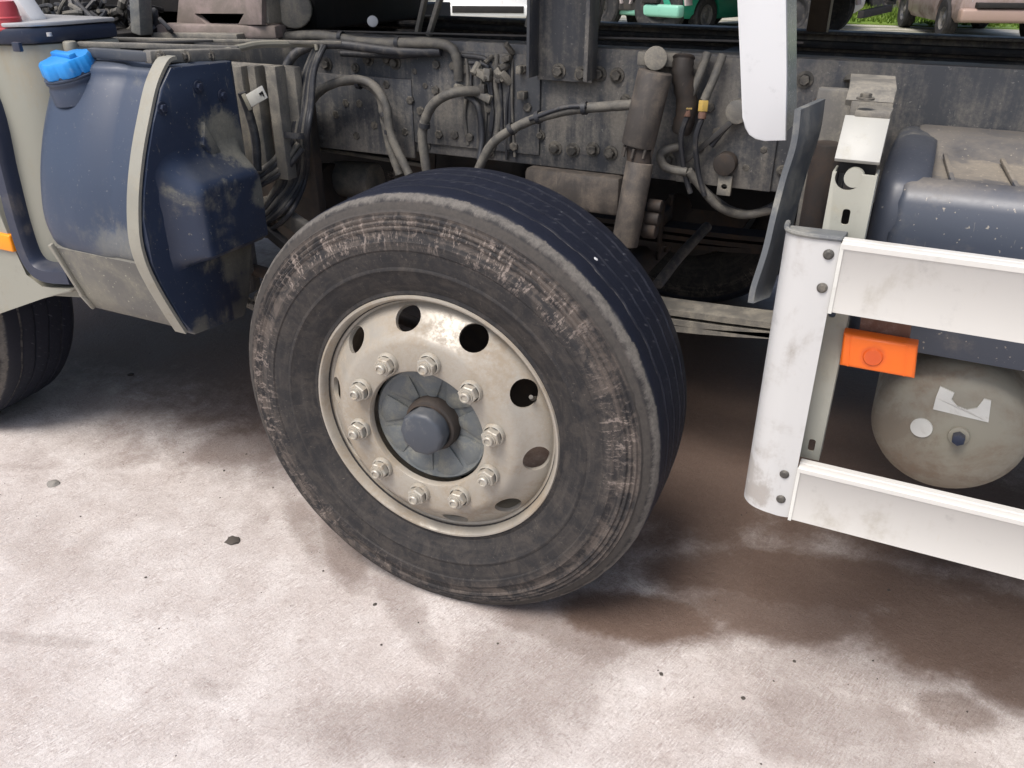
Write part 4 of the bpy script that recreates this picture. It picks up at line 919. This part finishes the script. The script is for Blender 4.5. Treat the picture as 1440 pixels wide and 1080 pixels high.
# ================================================================== loose bits on the ground
def pebble(px, py, r, mat, label, name='stone', cat='stone', group=None, flat=.5):
    m = B(); bmesh.ops.create_icosphere(m, subdivisions=2, radius=r)
    o = Vector((px, py, 3.1))
    for v in m.verts:
        v.co *= 1 + mnoise.noise(v.co * (1.1 / r) + o) * .45; v.co.z *= flat
        if v.co.z < 0: v.co.z *= .3
    ob = link(name, m, mat, None, angle=30); p = ptz(px, py, 0); ob.location = (p.x, p.y, r * flat * .45); ob.rotation_euler.z = random.uniform(0, 3)
    return tag(ob, label, cat, group)
M['clod'] = grime('dark mud clod', (.05, .042, .036), (.1, .085, .07), .4, .8, .95, scale=40)
M['stone'] = grime('grey stone', (.20, .19, .175), (.3, .28, .25), .5, .8, .95, scale=30)
pebble(327, 761, .019, M['clod'], 'flat dark mud clod on pale concrete left of the big wheel', 'mud_clod', 'mud clod', flat=.35)
pebble(75, 681, .018, M['stone'], 'grey stone on the concrete near the left edge of the photo', flat=.5)
pebble(527, 850, .005, M['clod'], 'tiny dark crumb on the concrete just below the big wheel', 'mud_crumb', 'mud clod')
pebble(930, 948, .005, M['clod'], 'tiny dark crumb on the concrete at lower right of the wheel', 'mud_crumb', 'mud clod')
for k, (px, py, rr) in enumerate(((1117, 930, .004), (1045, 982, .005), (205, 812, .004), (1250, 830, .004), (700, 905, .003))):
    pebble(px, py, rr, M['clod'], ('tiny dark crumb on pale concrete at the lower right', 'dark crumb on the concrete below the guard end post', 'tiny crumb on concrete between grey stone and dark clod', 'tiny crumb in the shade under the lower guard beam', 'tiny crumb on the brown stain below the wheel')[k], 'mud_crumb', 'mud clod')
pebble(184, 527, .012, M['clod'], 'small dark crumb in the shade below the blue fluid tank', 'mud_crumb', 'mud clod')
# white chip stuck on the tread: part of the tyre
m = B(); c = pt(838, 364, .10); bmesh.ops.create_icosphere(m, subdivisions=1, radius=.0055, matrix=Matrix.Translation(c) @ Matrix.Rotation(R(35), 4, 'Y') @ Matrix.Diagonal((1, .8, .3, 1))); chip = link('white_chip', m, M['white'], T)
# grit swept over the yard
m = B(); rg = random.Random(3)
for i in range(900):
    x = rg.uniform(-2.6, 1.8); y = rg.gauss(.3, .6); r = abs(rg.gauss(0, 1)) * .0012 + .0007
    Q = [Vector((x, y, r * 1.1))] + [Vector((x + math.cos(a) * r * rg.uniform(.7, 1.4), y + math.sin(a) * r * rg.uniform(.7, 1.4), -.001)) for a in (0, 1.6, 3.1, 4.7)]
    v = [m.verts.new(q) for q in Q]
    for k in range(4): m.faces.new((v[0], v[1 + k], v[1 + (k + 1) % 4]))
gr = link('grit', m, M['clod'], None, smooth=False); gr['kind'] = 'stuff'; gr['label'] = 'fine dark grit scattered over the stained concrete'

# ================================================================== vehicles across the yard
def paint(name, c, d=(.25, .2, .17), a=.3): return grime(name, c, d, a, .35, .8, scale=2.2, var=.08)
M['green'] = paint('green truck paint', (.02, .26, .16)); M['palegreen'] = paint('pale green sill', (.22, .50, .38)); M['vwhite'] = paint('white vehicle paint', (.78, .78, .76), a=.15)
M['pink'] = paint('dusty faded pink paint', (.30, .235, .22), (.2, .15, .12), .6); M['pinkdark'] = paint('dusty brown bumper', (.34, .24, .20), (.3, .22, .17), .5)
M['fender'] = paint('pinkish grey mudguard', (.45, .39, .38))
def simple_tyre(r, wd):
    b = B(); add_lathe(b, [(r * .55, -wd * .42), (r * .75, -wd * .52), (r * .93, -wd * .5), (r, -wd * .38), (r, -wd * .12), (r * .975, -wd * .1), (r * .975, -wd * .06), (r, -wd * .04), (r, wd * .38), (r * .93, wd * .5), (r * .7, wd * .5), (r * .55, wd * .4)], 48)
    return b
def simple_rim(r, wd):
    b = B(); add_lathe(b, [(0, -wd * .40), (r * .15, -wd * .40), (r * .2, -wd * .3), (r * .42, -wd * .22), (r * .46, -wd * .3), (r * .53, -wd * .40), (r * .565, -wd * .45), (r * .565, wd * .3), (0, wd * .3)], 40)
    return b
TY = {}
def road_wheel(V, x, y, r, wd, rimmat):
    W = bpy.data.objects.new('wheel', None); col.objects.link(W); W.parent = V; W.location = (x, y, r)
    if y > 0: W.rotation_euler.z = PI
    key = (r, wd)
    if key not in TY:
        res = []
        for nm, f, mt in (('tyre', simple_tyre, M['rubber_black']), ('rim', simple_rim, rimmat)):
            b = f(r, wd); bmesh.ops.recalc_face_normals(b, faces=b.faces[:]); me = bpy.data.meshes.new(nm); b.to_mesh(me); b.free(); me.materials.append(mt); me.shade_smooth(); me.set_sharp_from_angle(angle=R(35)); res.append(me)
        TY[key] = res
    for nm, me in zip(('tyre', 'rim'), TY[key]):
        o = bpy.data.objects.new(nm, me); col.objects.link(o); o.parent = W
def vp(V, name, bm, mat, **k): return link(name, bm, mat, V, loc=(0, 0, 0), local='rel', **k)
def vbox(V, name, a, b, mat, bev=.02): m = B(); add_box(m, a, b, bev); return vp(V, name, m, mat)
def lorry(loc, rz, cab, body, sill, label, cat='truck', length=7.5, group=None, rimmat=None, r=.5, fend=None, axles=(-2.6, 1.2, 2.5)):
    V = empty('parked_truck', loc, rz); tag(V, label, cat, group); h = length / 2
    rimmat = rimmat or M['rimdust']
    vbox(V, 'chassis_frame', (-h, -.45, .75), (h, .45, 1.0), M['black'])
    vbox(V, 'load_body', (-h + 2.2, -1.22, 1.05), (h, 1.22, 2.5), body, .04)
    vbox(V, 'body_sill', (-h + 2.2, -1.24, .88), (h, -1.15, 1.048), sill, .01); vbox(V, 'body_sill', (-h + 2.2, 1.15, .88), (h, 1.24, 1.048), sill, .01)
    m = B(); add_prism(m, [(-h, .62), (-h + 2.0, .62), (-h + 2.0, 2.7), (-h + .25, 2.7), (-h - .02, 1.6)], xz, -1.2, 1.2, .06, 3); vp(V, 'cab_shell', m, cab)
    m = B(); add_prism(m, [(-h + .25, 1.65), (-h + 1.3, 1.65), (-h + 1.3, 2.4), (-h + .42, 2.4)], xz, -1.215, -1.203, .0); vp(V, 'side_window', m, M['darkglass'])
    m = B(); add_prism(m, [(-h + .25, 1.65), (-h + 1.3, 1.65), (-h + 1.3, 2.4), (-h + .42, 2.4)], xz, 1.203, 1.215, .0); vp(V, 'side_window', m, M['darkglass'])
    vbox(V, 'bumper', (-h - .14, -1.2, .38), (-h + .02, 1.2, .72), cab, .03)
    for y in (-.95, .75): vbox(V, 'headlight', (-h - .155, y, .47), (-h - .13, y + .22, .6), M['silver'], .01)
    vbox(V, 'grille', (-h - .05, -.8, .80), (-h - .02, .8, 1.3), M['black'], .01)
    vbox(V, 'side_tank', (-.9, -1.15, .42), (.1, -.6, .85), M['rail_dark'], .05)
    vbox(V, 'tail_bar', (h - .1, -1.1, .45), (h, 1.1, .57), M['black'], .01)
    for x in axles:
        for y in (-1.05, 1.05): road_wheel(V, x, y, r, .30, rimmat)
        if fend:
            for y in (-1.23, .93):
                m = B(); P = [(x + math.cos(R(a)) * .60, r + math.sin(R(a)) * .60) for a in range(5, 176, 17)] + [(x + math.cos(R(a)) * .565, r + math.sin(R(a)) * .565) for a in range(175, 4, -17)]
                add_prism(m, P, xz, y, y + .30, .004); vp(V, 'mudguard', m, fend)
    return V
def at_wheel(px, py, lx, ly, rz):      # where a vehicle stands when its wheel touches the ground at a known place
    p = ptz(px, py, 0); c_, s_ = math.cos(R(rz)), math.sin(R(rz))
    return (p.x - lx * c_ + ly * s_, p.y - lx * s_ - ly * c_, 0)
lorry(at_wheel(926, 50, .45, -1.05, -8), R(-8), M['vwhite'], M['rail_dark'], M['palegreen'], 'lorry with pale round mudguards across the yard, left of the green car', fend=M['fender'], axles=(-3.0, -.9, .45, 3.0), length=8.4, rimmat=M['rubber_black'])
lorry(at_wheel(1248, 25, 2.7, -1.05, 14), R(14), M['rail_dark'], M['rail_dark'], M['black'], 'dark lorry at the back beside the grass with one black wheel showing', rimmat=M['rubber_black'], axles=(-2.6, 1.3, 2.7), length=6.2)
def car(loc, rz, mat, low, label, name='parked_car', cat='car', slot=(-.35, .60, .58, .66)):
    V = empty(name, loc, rz); tag(V, label, cat)
    m = B()      # body in cross sections along its length
    secs = [(-2.15, .62, .38, .78), (-2.05, .80, .32, .86), (-1.3, .86, .28, .98), (-.5, .87, .27, 1.02), (.6, .87, .27, 1.03), (1.4, .87, .28, 1.02), (2.0, .84, .32, 1.0), (2.2, .70, .42, .95)]
    rings = []
    for x, wd, z0, z1 in secs:
        rings.append([m.verts.new((x, y * wd, z0 + (z1 - z0) * z)) for y, z in ((-.9, 0), (-1, .15), (-1.02, .5), (-.97, .85), (-.88, 1), (.88, 1), (.97, .85), (1.02, .5), (1, .15), (.9, 0))])
    for A, Bq in zip(rings, rings[1:]):
        for k in range(10): m.faces.new((A[k], A[(k + 1) % 10], Bq[(k + 1) % 10], Bq[k]))
    m.faces.new(rings[0]); m.faces.new(rings[-1][::-1]); bodyo = vp(V, 'body', m, mat, angle=50)
    # wheel openings
    bmc = B()
    for x in (-1.35, 1.3):
        for y in (-.9, .9): add_cyl(bmc, (x, y - .25, .36), (x, y + .25, .36), .40, 28)
    me = bpy.data.meshes.new('c'); bmc.to_mesh(me); bmc.free(); c = bpy.data.objects.new('c', me); col.objects.link(c); c.parent = V
    md = bodyo.modifiers.new('b', 'BOOLEAN'); md.object = c; md.solver = 'EXACT'; bpy.context.view_layer.update()
    nm = bpy.data.meshes.new_from_object(bodyo.evaluated_get(bpy.context.evaluated_depsgraph_get())); bodyo.modifiers.clear(); bodyo.data = nm; bpy.data.objects.remove(c); nm.shade_smooth(); nm.set_sharp_from_angle(angle=R(40))
    m = B(); add_prism(m, [(-1.0, 1.0), (2.0, 1.0), (1.75, 1.62), (-.3, 1.62)], xz, -.72, .72, .08, 3); vp(V, 'cabin', m, mat)
    for y0, y1 in ((-.725, -.735), (.725, .735)):
        for P in ([(-.72, 1.06), (.25, 1.06), (.25, 1.52), (-.3, 1.52)], [(.33, 1.06), (1.2, 1.06), (1.2, 1.52), (.33, 1.52)]):
            m = B(); add_prism(m, P, xz, min(y0, y1), max(y0, y1)); vp(V, 'window', m, M['darkglass'])
    m = B(); add_quadbox(m, (-.98, -.6, 1.08), (-.98, .6, 1.08), (.0, 0, .0), (0, 0, 0)); m.free()
    m = B(); v = [m.verts.new(q) for q in ((-.97, -.62, 1.06), (-.97, .62, 1.06), (-.35, .58, 1.58), (-.35, -.58, 1.58), (-.94, -.62, 1.05), (-.94, .62, 1.05), (-.32, .58, 1.57), (-.32, -.58, 1.57))]
    for f in ((0, 1, 2, 3), (7, 6, 5, 4), (0, 4, 5, 1), (1, 5, 6, 2), (2, 6, 7, 3), (3, 7, 4, 0)): m.faces.new([v[i] for i in f])
    vp(V, 'windscreen', m, M['darkglass'])
    m = B(); add_box(m, (-2.28, -.84, .34), (-2.05, .84, .56), .05, 3); vp(V, 'bumper', m, low)
    m = B(); add_box(m, (-2.30, slot[0], slot[2]), (-2.04, slot[1], slot[3]), .005); vp(V, 'grille_slot', m, M['black'])
    for y in (-.66, .46): vbox(V, 'headlight', (-2.13, y, .66), (-2.06, y + .2, .78), M['silver'], .01)
    for x in (-1.35, 1.3):
        for y in (-.76, .76): road_wheel(V, x, y, .35, .22, M['rail'])
    return V
car(at_wheel(1326, 54, -1.35, .76, 108), R(108), M['pink'], M['pinkdark'], 'dusty pinkish car parked across the yard at top right')
car(at_wheel(1150, 42, 1.3, -.76, 25), R(25), M['vwhite'], M['vwhite'], 'white car mostly hidden behind the hanging white post, beside the dark lorry')
car(at_wheel(985, 49, -1.35, -.76, 70), R(70), M['green'], M['palegreen'], 'green car across the yard, seen just left of the hanging white post')
car(at_wheel(636, 46, -1.35, .76, 112), R(112), M['vwhite'], M['vwhite'], 'white car, bumper towards the camera, seen above the middle of the frame', slot=(-.72, .62, .42, .54))

# grass strip beyond the yard
s = N('fresh grass'); P_ = s.pos.outputs['Position']; s.out(s.mix(s.noise(P_, 1.2, 5), (.05, .13, .015), (.20, .27, .03)), .7); M['grass'] = s.m
m = B(); rg = random.Random(5)
def tuft(x, y, h):
    for k in range(3):
        a = rg.uniform(0, 6.3); dx, dy = math.cos(a) * .03, math.sin(a) * .03; lx, ly = rg.uniform(-.08, .08), rg.uniform(-.08, .08)
        v = [m.verts.new(q) for q in ((x - dx, y - dy, 0), (x + dx, y + dy, 0), (x + lx, y + ly, h * rg.uniform(.6, 1.2)))]; m.faces.new(v)
for i in range(9000):
    x = rg.uniform(-1.6, 8); y = rg.uniform(20.5, 24) + abs(rg.gauss(0, 2)) ; tuft(x, y, .12 if y < 22 else .28)
o = link('grass', m, M['grass'], None, smooth=False); tag(o, 'bright green grass strip at the far side of the yard', None, None, 'stuff')
m = B(); add_box(m, (-1.8, 20.4, -.01), (30, 60, .02)); o = link('grass_verge', m, M['grass'], None); o['kind'] = 'structure'
